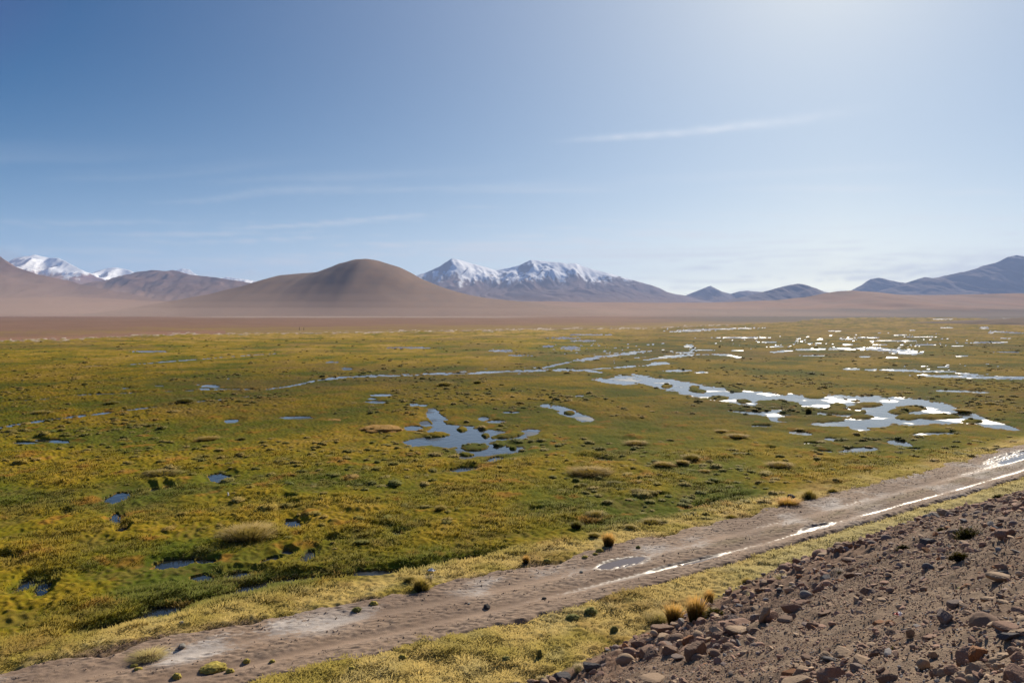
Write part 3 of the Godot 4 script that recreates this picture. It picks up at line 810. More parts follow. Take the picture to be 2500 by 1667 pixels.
const ROW_STEP := 0.00096
const ROW_FIRST := 0.00085
const COLUMN_STEP := 0.0013
var rows_n := 585
var bearings := PackedFloat32Array()
var wet := PackedFloat32Array()
var isle := PackedFloat32Array()
var soggy := PackedFloat32Array()
var pool_of := PackedByteArray()
var ground_rows := []
var tint_rows := []
var class_rows := []


func column_of(bearing: float) -> float:
	return (bearing - bearings[0 + SKIRT]) / COLUMN_STEP + SKIRT

const SKIRT := 9
const STREAM := 5
const BRAID := 6

func stamp(field: PackedFloat32Array, e: Array, reach: float, owner: int) -> PackedFloat32Array:
	var c := Vector2(e[0], e[1])
	var det: float = e[2] * e[5] - e[3] * e[4]
	var wx := reach * (absf(e[2]) + absf(e[4]))
	var wd := reach * (absf(e[3]) + absf(e[5]))
	var d0 := maxf(c.y - wd, 3.0)
	var d1 := c.y + wd
	var r0 := clampi(int((EYE / d1 - ROW_FIRST) / ROW_STEP), 0, rows_n - 1)
	var r1 := clampi(int((EYE / d0 - ROW_FIRST) / ROW_STEP) + 1, 0, rows_n - 1)
	var wide := bearings.size()
	for r in range(r0, r1 + 1):
		var d := EYE / (ROW_FIRST + r * ROW_STEP)
		var c0 := clampi(int(column_of((c.x - wx) / d)), 0, wide - 1)
		var c1 := clampi(int(column_of((c.x + wx) / d)) + 1, 0, wide - 1)
		for k in range(c0, c1 + 1):
			var dx := bearings[k] * d - c.x
			var dd := d - c.y
			var a: float = (dx * e[5] - dd * e[4]) / det
			var b: float = (dd * e[2] - dx * e[3]) / det
			var f := 1.0 - sqrt(a * a + b * b)
			var at := r * wide + k
			if f > field[at]:
				field[at] = f
				if owner >= 0:
					pool_of[at] = owner
	return field


func edge_deep(b: float) -> float:      # how far the bog reaches in a direction
	var e := [Vector2(-1.2, 260), Vector2(-0.75, 298), Vector2(-0.60, 345), Vector2(-0.49, 400), Vector2(-0.318, 417), Vector2(-0.15, 465), Vector2(0.03, 526), Vector2(0.21, 572), Vector2(0.33, 715), Vector2(0.41, 950), Vector2(0.45, 1430), Vector2(0.51, 2000), Vector2(0.63, 2000), Vector2(0.69, 1650), Vector2(0.72, 800), Vector2(0.76, 560), Vector2(1.3, 500)]
	if b <= e[0].x:
		return e[0].y
	for k in e.size() - 1:
		if b < e[k + 1].x:
			return lerpf(e[k].y, e[k + 1].y, (b - e[k].x) / (e[k + 1].x - e[k].x))
	return e[-1].y


func make_ground() -> void:
	for k in SKIRT:
		bearings.append(-0.86 - 4.0 * pow(float(SKIRT - k) / SKIRT, 2.0))
	var b := -0.86
	while b < 0.86:
		bearings.append(b)
		b += COLUMN_STEP
	for k in SKIRT:
		bearings.append(0.86 + 4.0 * pow(float(k + 1) / SKIRT, 2.0))
	var wide := bearings.size()
	wet.resize(rows_n * wide)
	wet.fill(-3.0)
	isle = wet.duplicate()
	soggy = wet.duplicate()
	soggy.fill(0.0)
	pool_of.resize(rows_n * wide)
	pool_of.fill(0)
	for g in POOLS.size():
		for e in POOLS[g]:
			wet = stamp(wet, e, 2.2, g + 1)
	for e in ISLES:
		isle = stamp(isle, e, 1.6, -1)
	for e in SOGGY:
		soggy = stamp(soggy, e, 1.0, -1)
	ground_rows.resize(rows_n)
	tint_rows.resize(rows_n)
	class_rows.resize(rows_n)
	in_rows(ground_row, rows_n)


func ground_row(r: int) -> void:
	var wide := bearings.size()
	var pos := PackedVector3Array()
	var tint := PackedColorArray()
	var kinds := PackedByteArray()
	pos.resize(wide)
	tint.resize(wide)
	kinds.resize(wide)
	var d := EYE / (ROW_FIRST + r * ROW_STEP)
	var space := d * d / EYE * ROW_STEP
	var fade_tuft := 1.0 / (1.0 + pow(space / 2.2, 2.0))
	for k in wide:
		var b := bearings[k]
		var x := b * d
		var n_big := big_noise.get_noise_2d(x, d)
		var n_mid := mid_noise.get_noise_2d(x, d)
		var h := 0.0
		var c := Color.BLACK
		var kind := 0
		var reach := edge_deep(b) * (1.0 + 0.05 * n_mid + 0.06 * far_noise.get_noise_2d(b * 9.0, 4.0) + 0.10 * far_noise.get_noise_2d(b * 60.0, d * 0.02))
		if d < reach:
			kind = 1
			var at := r * wide + k
			var n_hump := hump_noise.get_noise_2d(x, d)
			var n_tuft := tuft_noise.get_noise_2d(x, d)
			var n_fine := fine_noise.get_noise_2d(x, d)
			var n_shore := shore_noise.get_noise_2d(x, d)
			var n_patch := patch_noise.get_noise_2d(x + 200.0, d)
			var w := wet[at] + (0.28 + 0.34 * smoothstep(110.0, 220.0, d)) * n_shore + lerpf(0.42, 0.14, smoothstep(30.0, 70.0, d)) * n_tuft + 0.22 * n_fine * smoothstep(60.0, 30.0, d)
			if pool_of[at] == STREAM or pool_of[at] == BRAID:
				w -= 0.20 + 1.0 * maxf(0.0, n_patch + 0.5 * tuft_noise.get_noise_2d(x * 0.6 + 90.0, d * 0.3))
			elif d > 125.0 and wet[at] > -1.0:
				w -= 0.10 + 0.55 * maxf(0.0, n_patch + 0.7 * tuft_noise.get_noise_2d(x * 0.5 + 30.0, d * 0.4))
			if isle[at] > -0.6:
				w = minf(w, -(isle[at] + 0.25 * n_shore) * 1.6)
			# dry land towards the road
			var t := (d - on_line(road_line, x)) / sqrt(1.0 + pow(rise_of(road_line, x), 2.0)) if d < 110.0 and x > -45.0 else 60.0
			var dry := smoothstep(7.5, 2.6, t) if d < 110.0 else 0.0
			var s := soggy[at] * 1.0 if soggy[at] > 0.0 else 0.0
			s = smoothstep(0.0, 0.5, s)
			var lift := 1.0 + 0.7 * smoothstep(60.0, 300.0, d)
			var mound := absf(clod_noise.get_noise_2d(x * 0.32, d * 0.32)) * smoothstep(-0.25, 0.25, n_patch + n_mid)
			var flat := smoothstep(-1.2, -0.35, w) * lerpf(0.85, 1.0, smoothstep(40.0, 70.0, d))
			h = lerpf(0.26, 0.15, smoothstep(45.0, 90.0, d)) + (1.0 - 0.6 * flat) * (0.10 * n_hump * (1.0 - 0.4 * dry) + 0.075 * maxf(n_tuft, -0.35) * fade_tuft + 0.04 * n_fine * fade_tuft + 0.06 * n_mid + 0.13 * mound * fade_tuft * (1.0 - 0.7 * dry)) - 0.08 * s
			h += smoothstep(0.35, 0.75, n_patch) * 0.16 * (1.0 - dry) * (1.0 - flat)
			if s > 0.0:
				w = maxf(w, 1.2 * n_shore + 0.8 * n_patch + 0.3 * n_tuft - 0.25 - 0.55 * s - 1.5 * (1.0 - s * smoothstep(70.0, 140.0, d)))
			h = lerpf(maxf(h, 0.03), h + 0.20, dry)
			h = lerpf(h, minf(h, 0.06 + 0.05 * n_tuft), flat)
			h = maxf(h, 0.20 * smoothstep(-0.1, 0.5, isle[at]) + 0.06 * n_tuft)
			var carve := smoothstep(-0.10, 0.16, w)
			h = lerpf(h, -0.30, carve)
			# colour of what grows: green in the wet, olive and straw where drier, rusty moss here and there
			var yellow := 0.42 + 0.55 * n_mid + 0.35 * n_patch + 0.20 * n_hump + 0.30 * n_big
			yellow += 0.10 * smoothstep(60.0, 160.0, d) * smoothstep(-0.1, 0.4, b) + 0.45 * smoothstep(200.0, 380.0, d) - 0.05
			yellow -= 0.25 * smoothstep(-0.9, -0.1, w) + 0.15 * s
			yellow += 0.28 * clampf(n_tuft, -0.5, 0.6) * fade_tuft + 0.18 * n_fine
			c = Color(0.160, 0.148, 0.014).lerp(Color(0.305, 0.204, 0.017), clampf(yellow * 1.6, 0.0, 1.0))
			c = c.lerp(Color(0.430, 0.280, 0.078), clampf((yellow - 0.55) * 1.5, 0.0, 1.0))
			c = c.lerp(Color(0.105, 0.098, 0.030), 0.60 * s * smoothstep(0.35, -0.35, n_mid + 0.6 * n_patch))
			c = c.lerp(Color(0.150, 0.108, 0.045), 0.55 * smoothstep(0.0, 0.5, big_noise.get_noise_2d(x * 2.0 + 900.0, d * 2.0) + 0.5 * n_patch) * smoothstep(50.0, 110.0, d))
			var lush := smoothstep(0.15 - 0.15 * smoothstep(60.0, 35.0, d), 0.55, -n_mid - 0.4 * n_patch + 0.3 * n_tuft + 0.35 * smoothstep(-0.8, 0.0, w))
			c = c.lerp(Color(0.092, 0.115, 0.015), (0.65 + 0.25 * smoothstep(60.0, 35.0, d)) * lush)
			var rust := smoothstep(0.30, 0.62, shore_noise.get_noise_2d(x * 0.7 + 77.0, d * 0.7) + 0.35 * n_hump) * smoothstep(140.0, 60.0, d)
			c = c.lerp(Color(0.340, 0.150, 0.030), 0.62 * rust)
			c = c.lerp(Color(0.19, 0.130, 0.042), 0.40 * smoothstep(0.2, 0.6, -n_hump + 0.4 * n_fine))
			if dry > 0.0:
				var straw := Color(0.520, 0.375, 0.125).lerp(Color(0.330, 0.255, 0.052), smoothstep(-0.25, 0.45, n_hump + 0.5 * n_mid))
				straw = straw.lerp(Color(0.26, 0.150, 0.050), 0.6 * smoothstep(0.15, 0.6, n_patch + 0.3 * n_tuft))
				straw = straw.lerp(Color(0.42, 0.35, 0.16), 0.5 * smoothstep(0.1, 0.6, n_shore))
				if t < -1.0:
					var f := on_line(foot_line, x)
					straw = straw.lerp(Color(0.46, 0.38, 0.17), smoothstep(2.4, 0.6, d - f) * smoothstep(6.0, 14.0, x))
				c = c.lerp(straw, smoothstep(0.2, 0.9, dry))
			# open flats: turf colour darkened to stand in for self-shadow of absent grass clumps
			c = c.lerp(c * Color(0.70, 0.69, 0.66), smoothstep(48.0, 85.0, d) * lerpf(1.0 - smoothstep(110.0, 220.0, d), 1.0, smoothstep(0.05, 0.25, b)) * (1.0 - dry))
			var shore := smoothstep(-0.30, -0.02, w)
			c = c.lerp(Color(0.15, 0.105, 0.062) if n_hump + n_tuft > 0.1 else Color(0.34, 0.17, 0.045), shore * (0.35 + 0.5 * clampf(n_fine + n_patch, 0.0, 1.0)))
			c = c.lerp(Color(0.060, 0.048, 0.030), carve)
			# bare salt mud along some streams
			if t < 2.9 and d < 100.0:
				h -= 0.16 * smoothstep(2.6, 1.5, absf(t - 0.15))
				var mud := Color(0.20, 0.135, 0.092)
				c = c.lerp(mud, smoothstep(3.0, 2.0, t + 1.1 * n_hump + 0.5 * n_tuft) * smoothstep(-2.0, -1.5, t))
			if d - on_line(foot_line, x) < -0.5 and d < 90.0 and x > -40.0:
				h = minf(h, 0.25)
			if d > reach * 0.93:
				var rim := smoothstep(0.93, 0.985, d / reach)
				var salt := smoothstep(-0.3, 0.35, far_noise.get_noise_2d(b * 40.0, d * 0.035))
				c = c.lerp(Color(0.33, 0.24, 0.19).lerp(Color(0.62, 0.53, 0.48), salt) if b < 0.33 else Color(0.30, 0.20, 0.06), clampf(rim * (0.75 + 0.5 * n_hump), 0.0, 1.0) * 0.95)
				h = lerpf(h, 0.18, rim)
		else:
			# bare plain: straw margin, then red brown gravel, a pale dusty flat far out
			var over := d / reach
			var streak := far_noise.get_noise_2d(b * 5.0, log(d) * 9.0) + 0.5 * far_noise.get_noise_2d(b * 16.0 + 5.0, log(d) * 34.0)
			h = 0.18 + 0.25 * n_big + 0.5 * smoothstep(1.0, 3.0, over) * (n_big + streak)
			c = Color(0.270, 0.185, 0.072).lerp(Color(0.250, 0.150, 0.106), smoothstep(1.02, 1.7, over + 0.25 * streak + 0.1 * n_big + 0.35 * far_noise.get_noise_2d(b * 60.0, d * 0.02)))
			if b < -0.42:
				c = c.lerp(Color(0.30, 0.165, 0.12), smoothstep(1.35, 1.0, over) * 0.9)
			c = c.lerp(Color(0.20, 0.125, 0.088), 0.5 * smoothstep(-0.1, 0.5, streak))
			c = c.lerp(Color(0.40, 0.33, 0.27), 0.75 * smoothstep(1700.0, 2100.0, d) * smoothstep(2900.0, 2300.0, d) * smoothstep(0.12, -0.05, b) * smoothstep(-0.55, -0.4, b))
			c = c.lerp(Color(0.145, 0.115, 0.10), smoothstep(0.12, 0.34, b + 0.08 * streak) * smoothstep(650.0, 1100.0, d))
		pos[k] = Vector3(x, h, -d)
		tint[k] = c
		kinds[k] = kind
	ground_rows[r] = pos
	tint_rows[r] = tint
	class_rows[r] = kinds


func ground_at(x: float, d: float) -> Vector3:      # the surface above (x, deep)
	var f := clampf((EYE / d - ROW_FIRST) / ROW_STEP, 0.0, rows_n - 1.001)
	var g := clampf(column_of(x / d), 0.0, bearings.size() - 1.001)
	var r := int(f)
	var k := int(g)
	var u := f - r
	var v := g - k
	var y: float = lerpf(lerpf(ground_rows[r][k].y, ground_rows[r][k + 1].y, v), lerpf(ground_rows[r + 1][k].y, ground_rows[r + 1][k + 1].y, v), u)
	return Vector3(x, y, -d)


func tint_at(x: float, d: float) -> Color:
	var r := clampi(roundi((EYE / d - ROW_FIRST) / ROW_STEP), 0, rows_n - 1)
	var k := clampi(roundi(column_of(x / d)), 0, bearings.size() - 1)
	return tint_rows[r][k]


func normals_of(rows: Array) -> Array:
	var out := []
	out.resize(rows.size())
	var last := rows.size() - 1
	var work := func(r: int) -> void:
		var here: PackedVector3Array = rows[r]
		var before: PackedVector3Array = rows[maxi(r - 1, 0)]
		var after: PackedVector3Array = rows[mini(r + 1, last)]
		var n := PackedVector3Array()
		n.resize(here.size())
		var end := here.size() - 1
		for k in here.size():
			var across := here[mini(k + 1, end)] - here[maxi(k - 1, 0)]
			var along := after[k] - before[k]
			var v := along.cross(across)
			n[k] = (v if v.y > 0.0 else -v).normalized()
		out[r] = n
	in_rows(work, rows.size())
	return out


# a mesh of those quads of a grid that "wanted" marks (one byte for each vertex row and column); empty = all
func sheet(rows: Array, tints: Array, normals: Array, wanted: PackedByteArray, uvs := []) -> ArrayMesh:
	var wide: int = rows[0].size()
	var flip: bool = (rows[1][0] - rows[0][0]).cross(rows[0][1] - rows[0][0]).y < 0.0
	var index := PackedInt32Array()
	var number := PackedInt32Array()
	number.resize(rows.size() * wide)
	number.fill(-1)
	var pos := PackedVector3Array()
	var nor := PackedVector3Array()
	var col := PackedColorArray()
	var uv := PackedVector2Array()
	for r in rows.size() - 1:
		for k in wide - 1:
			if wanted.size() and wanted[r * wide + k] == 0:
				continue
			var q := [r * wide + k, r * wide + k + 1, (r + 1) * wide + k, (r + 1) * wide + k + 1]
			for j in 4:
				var at: int = q[j]
				if number[at] < 0:
					number[at] = pos.size()
					var rr := at / wide
					var kk := at % wide
					pos.append(rows[rr][kk])
					nor.append(normals[rr][kk])
					if tints.size():
						col.append(tints[rr][kk])
					if uvs.size():
						uv.append(uvs[rr][kk])
				q[j] = number[at]
			if flip:
				index.append_array(PackedInt32Array([q[0], q[2], q[1], q[1], q[2], q[3]]))
			else:
				index.append_array(PackedInt32Array([q[0], q[1], q[2], q[1], q[3], q[2]]))
	var a := []
	a.resize(Mesh.ARRAY_MAX)
	a[Mesh.ARRAY_VERTEX] = pos
	a[Mesh.ARRAY_NORMAL] = nor
	if tints.size():
		a[Mesh.ARRAY_COLOR] = col
	if uvs.size():
		a[Mesh.ARRAY_TEX_UV] = uv
		var on_ground := PackedVector2Array()
		for p in pos:
			on_ground.append(Vector2(p.x, p.z) / 1.7)
		a[Mesh.ARRAY_TEX_UV2] = on_ground
	a[Mesh.ARRAY_INDEX] = index
	var m := ArrayMesh.new()
	if pos.size():
		m.add_surface_from_arrays(Mesh.PRIMITIVE_TRIANGLES, a)
	return m


func setting() -> void:
	road_line = line_table(ROAD, LINE_FROM, 100.0, LINE_STEP)
	foot_line = line_table(FOOT, LINE_FROM, 90.0, LINE_STEP)
	make_ground()
	var wide := bearings.size()
	var normals := normals_of(ground_rows)
	var bog := PackedByteArray()
	bog.resize(rows_n * wide)
	var bare := bog.duplicate()
	for r in rows_n - 1:
		var d := EYE / (ROW_FIRST + r * ROW_STEP)
		for k in wide - 1:
			var x := bearings[k] * d
			if d < 80.0 and x > -25.0 and (on_line(foot_line, x) - d) * 0.8 > 2.5:
				continue
			if class_rows[r][k] == 1:
				bog[r * wide + k] = 1
			else:
				bare[r * wide + k] = 1
	var turf_grain := speckle(41, 512, 40.0, 0.74, 1.0, 5)
	var turf_relief := speckle(42, 512, 60.0, 0.0, 1.0, 5)
	var turf := grainy(tinted(1.0, 0.1), 2.6, turf_grain, turf_relief, 1.3)
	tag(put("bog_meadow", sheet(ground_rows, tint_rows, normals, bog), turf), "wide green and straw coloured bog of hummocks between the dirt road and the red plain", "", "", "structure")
	var gravel_grain := speckle(43, 512, 90.0, 0.80, 1.0, 4)
	var gravel := grainy(tinted(1.0, 0.1), 9.0, gravel_grain, null, 0.0)
	tag(put("gravel_plain", sheet(ground_rows, tint_rows, normals, bare), gravel), "bare red brown gravel plain between the bog and the mountains", "", "", "structure")
	water()
	road()
	bank()
	mountains()
	haze()


func water() -> void:
	var wide := bearings.size()
	var step := 3
	var rows := []
	var normals := []
	var owner := []
	var columns := range(0, wide, step)
	for r in range(0, rows_n, step):
		var d := EYE / (ROW_FIRST + r * ROW_STEP)
		if d > 2100.0:
			continue
		var p := PackedVector3Array()
		var n := PackedVector3Array()
		var o := PackedByteArray()
		for k in columns:
			p.append(Vector3(bearings[k] * d, 0.0, -d))
			n.append(Vector3.UP)
			o.append(pool_of[r * wide + k] if wet[r * wide + k] > -0.9 else 0)
		rows.append(p)
		normals.append(n)
		owner.append(o)
	var m := plain_material(Color(0.013, 0.015, 0.014), 1.0, 0.5)
	var ruffle := speckle(44, 512, 7.0, 0.04, 0.44, 4)
	ruffle.color_ramp.add_point(0.50, Color(0.07, 0.07, 0.07))
	ruffle.color_ramp.add_point(0.66, Color(0.12, 0.12, 0.12))
	ruffle.color_ramp.add_point(0.74, Color(0.38, 0.38, 0.38))
	m.roughness_texture = ruffle
	m.roughness_texture_channel = BaseMaterial3D.TEXTURE_CHANNEL_RED
	m.uv1_triplanar = true
	m.uv1_world_triplanar = true
	m.uv1_scale = Vector3(0.016, 0.016, 0.020)
	m.heightmap_enabled = true
	m.heightmap_texture = speckle(45, 512, 60.0, 0.0, 1.0, 4)
	m.heightmap_scale = 1.2
	var half := columns.size()
	for g in POOL_NAMES.size() + 1:
		var want := PackedByteArray()
		want.resize(rows.size() * half)
		for r in rows.size() - 1:
			for k in half - 1:
				var who: int = maxi(maxi(owner[r][k], owner[r + 1][k]), maxi(owner[r][k + 1], owner[r + 1][k + 1]))
				var p: Vector3 = rows[r][k]
				if who == g and -p.z > on_line(road_line, p.x) + 1.0:
					if g == 0 and -p.z > edge_deep(p.x / -p.z):
						continue
					want[r * half + k] = 1
		var mesh := sheet(rows, [], normals, want)
		if mesh.get_surface_count() == 0:
			continue
		if g == 0:
			tag(put("marsh_water", mesh, m), "scattered shallow water glinting between the hummocks of the bog", "", "", "structure")
		else:
			tag(put(POOL_NAMES[g - 1][0], mesh, m), POOL_NAMES[g - 1][1], "", "", "structure")


func road() -> void:
	var rows := []
	var tints := []
	var uvs := []
	var x := -29.0
	while x < 88.0:
		rows.append(null)
		x += 0.085 if x < 45.0 else 0.25
	var xs := PackedFloat32Array()
	x = -29.0
	for i in rows.size():
		xs.append(x)
		x += 0.085 if x < 45.0 else 0.25
	tints.resize(rows.size())
	uvs.resize(rows.size())
	var work := func(i: int) -> void:
		var s := rise_of(road_line, xs[i])
		var c := 1.0 / sqrt(1.0 + s * s)
		var mid := Vector2(xs[i], on_line(road_line, xs[i]))
		var p := PackedVector3Array()
		var tint := PackedColorArray()
		var uv := PackedVector2Array()
		for j in 104:
			var t := -2.4 + j * 0.06
			var q := mid + Vector2(-s * c, c) * t
			p.append(Vector3(q.x, road_height(xs[i], t), -q.y))
			uv.append(Vector2((xs[i] + 29.0) / 117.0, j / 103.0))
			tint.append(road_tint(xs[i], t))
		rows[i] = p
		tints[i] = tint
		uvs[i] = uv
	in_rows(work, rows.size())
	var m := tinted(1.0, 0.45)
	var wide := 2048
	var high := 104
	var bytes := PackedByteArray()
	bytes.resize(wide * high)
	for j in high:
		for i in wide:
			bytes[j * wide + i] = int(255.0 * road_roughness(-29.0 + 117.0 * (i + 0.5) / wide, -2.4 + (j + 0.5) / high * 103.0 * 0.06))
	m.roughness_texture = ImageTexture.create_from_image(Image.create_from_data(wide, high, false, Image.FORMAT_L8, bytes))
	m.detail_enabled = true
	m.detail_uv_layer = BaseMaterial3D.DETAIL_UV_2
	m.detail_blend_mode = BaseMaterial3D.BLEND_MODE_MUL
	m.detail_albedo = speckle(51, 512, 50.0, 0.58, 1.0, 5)
	tag(put("dirt_road", sheet(rows, tints, normals_of(rows), PackedByteArray(), uvs), m), "dirt road of two wheel ruts with white salt crust, running up along the bog", "", "", "structure")
	# standing water in the hollows
	var wm := plain_material(Color(0.115, 0.082, 0.062), 0.12, 0.5)
	for k in WET_ROAD.size():
		var w: Array = WET_ROAD[k]
		var st := SurfaceTool.new()
		st.begin(Mesh.PRIMITIVE_TRIANGLES)
		var y: float = [0.425, 0.335, 0.335, 0.43][k]
		var ring := []
		for a in 40:
			var an := TAU * a / 40.0
			var xx: float = w[0] + cos(an) * w[2] * 1.25
			var tt: float = w[1] + sin(an) * w[3] * 1.25
			var s := rise_of(road_line, xx)
			var c := 1.0 / sqrt(1.0 + s * s)
			ring.append(Vector3(xx - s * c * tt, y, -(on_line(road_line, xx) + c * tt)))
		var s0 := rise_of(road_line, w[0])
		var c0 := 1.0 / sqrt(1.0 + s0 * s0)
		var hub := Vector3(w[0] - s0 * c0 * w[1], y, -(on_line(road_line, w[0]) + c0 * w[1]))
		for a in 40:
			st.set_normal(Vector3.UP); st.add_vertex(hub)
			st.set_normal(Vector3.UP); st.add_vertex(ring[(a + 1) % 40])
			st.set_normal(Vector3.UP); st.add_vertex(ring[a])
		tag(put("road_puddle", st.commit(), wm), ["oval muddy puddle in the upper wheel rut", "long shining puddle filling the lower wheel rut", "short puddle where the lower rut widens, beyond the long one", "flooded stretch of road at the frame edge"][k], "", "", "structure")


func road_wetness(x: float, t: float) -> float:
	var lower := exp(-pow((t + 0.86) / (0.15 + 0.06 * smoothstep(10.0, 3.0, x)), 2.0)) * smoothstep(-3.0, 3.0, x)
	var upper := exp(-pow((t - 0.85) / 0.26, 2.0)) * smoothstep(8.0, 16.0, x)
	var w := lower * (0.78 + 0.8 * patch_noise.get_noise_2d(x * 1.6, 70.0)) + upper * (0.25 + 0.6 * patch_noise.get_noise_2d(x * 1.3, 90.0))
	w += 0.35 * smoothstep(28.0, 38.0, x) * smoothstep(-1.6, -0.6, t) * smoothstep(2.6, 1.4, t)
	for e in WET_ROAD:
		w += smoothstep(2.2, 0.9, pow((x - e[0]) / e[2], 2.0) + pow((t - e[1]) / e[3], 2.0))
	return clampf(w, 0.0, 1.0)


func road_roughness(x: float, t: float) -> float:
	var w := road_wetness(x, t)
	return clampf(lerpf(1.0, 0.48, smoothstep(0.25, 0.95, w + 0.55 * clod_noise.get_noise_2d(x * 2.0, t * 3.0))), 0.0, 1.0)


func road_tint(x: float, t: float) -> Color:
	var n := slope_noise.get_noise_2d(x * 0.8, t * 1.6)
	var f := clod_noise.get_noise_2d(x * 2.0, t * 3.0)
	var c := Color(0.345, 0.228, 0.148).lerp(Color(0.470, 0.330, 0.228), clampf(0.5 + 0.9 * n, 0.0, 1.0))
	var ruts := maxf(exp(-pow((t - 0.80) / 0.30, 2.0)), exp(-pow((t + 0.80) / 0.28, 2.0)))
	c = c.lerp(Color(0.41, 0.275, 0.185), 0.6 * ruts)
	# white salt: on the bog side shoulder, round the upper rut and in streaks
	var salt := smoothstep(-0.05, 0.40, patch_noise.get_noise_2d(x * 1.7 + 30.0, t * 2.4) + 0.45 * f)
	var where := exp(-pow((t - 1.35) / 0.55, 2.0)) * 0.8 + exp(-pow((t - 0.45) / 0.45, 2.0)) * 0.75 * smoothstep(0.0, 0.4, patch_noise.get_noise_2d(x * 0.7, 140.0) + 0.25) + 0.45 * smoothstep(8.0, 24.0, x) + 0.30 * smoothstep(6.0, -2.0, x) * smoothstep(-0.2, 0.6, t)
	c = c.lerp(Color(0.68, 0.60, 0.53), clampf(salt * where * 1.25, 0.0, 0.9))
	c = c.lerp(Color(0.150, 0.098, 0.068), 0.75 * smoothstep(0.05, 0.40, f + 0.7 * n) * (1.0 - 0.8 * ruts))
	c = c.lerp(Color(0.24, 0.155, 0.105), 0.5 * smoothstep(0.0, 0.4, patch_noise.get_noise_2d(x * 0.9 + 400.0, t * 1.3)))
	# straw coloured turf strip between the ruts further on
	c = c.lerp(Color(0.23, 0.17, 0.07), 0.6 * exp(-pow(t / 0.35, 2.0)) * smoothstep(7.0, 12.0, x) * clampf(0.6 + n, 0.0, 1.0))
	return c.lerp(c * Color(0.62, 0.58, 0.56), road_wetness(x, t) * 0.8)


func bank() -> void:
	var ups := PackedFloat32Array()
	var u := -1.2
	while u < 17.6:
		ups.append(u)
		u += 0.085
	ups.append_array(PackedFloat32Array([18.2, 19.5, 22.0, 26.0, 34.0]))
	var rows := []
	var tints := []
	var n := 0
	var alongs := PackedFloat32Array()
	var a := -26.0
	while a < 74.0:
		alongs.append(a)
		a += 0.09 if a > -12.0 and a < 36.0 else 0.35
	rows.resize(alongs.size())
	tints.resize(alongs.size())
	var work := func(i: int) -> void:
		var p := PackedVector3Array()
		var tint := PackedColorArray()
		for up in ups:
			var q := on_bank(alongs[i], up)
			p.append(q)
			var s := slope_noise.get_noise_2d(q.x * 0.5, q.z * 0.5)
			var f := clod_noise.get_noise_2d(q.x * 1.4, q.z * 1.4)
			var c := Color(0.240, 0.168, 0.118).lerp(Color(0.320, 0.236, 0.170), clampf(0.5 + s + 0.5 * f, 0.0, 1.0))
			c = c.lerp(Color(0.260, 0.150, 0.105), 0.5 * smoothstep(7.0, 1.5, up))
			c = c.lerp(Color(0.34, 0.27, 0.20), smoothstep(15.6, 16.3, up + 0.3 * f))
			c = c.lerp(Color(0.20, 0.155, 0.06), smoothstep(0.7, 0.0, up + 0.5 * s))
			tint.append(c)
		rows[i] = p
		tints[i] = tint
	in_rows(work, alongs.size())
	var soil := grainy(tinted(1.0, 0.15), 0.9, speckle(46, 512, 60.0, 0.62, 1.0, 5), speckle(47, 512, 46.0, 0.0, 1.0, 5), 1.5)
	tag(put("stony_bank", sheet(rows, tints, normals_of(rows), PackedByteArray()), soil), "steep bank of red brown grit and stones dropping to the dirt road", "", "", "structure")


# ------------------------------------------------------------------ mountains

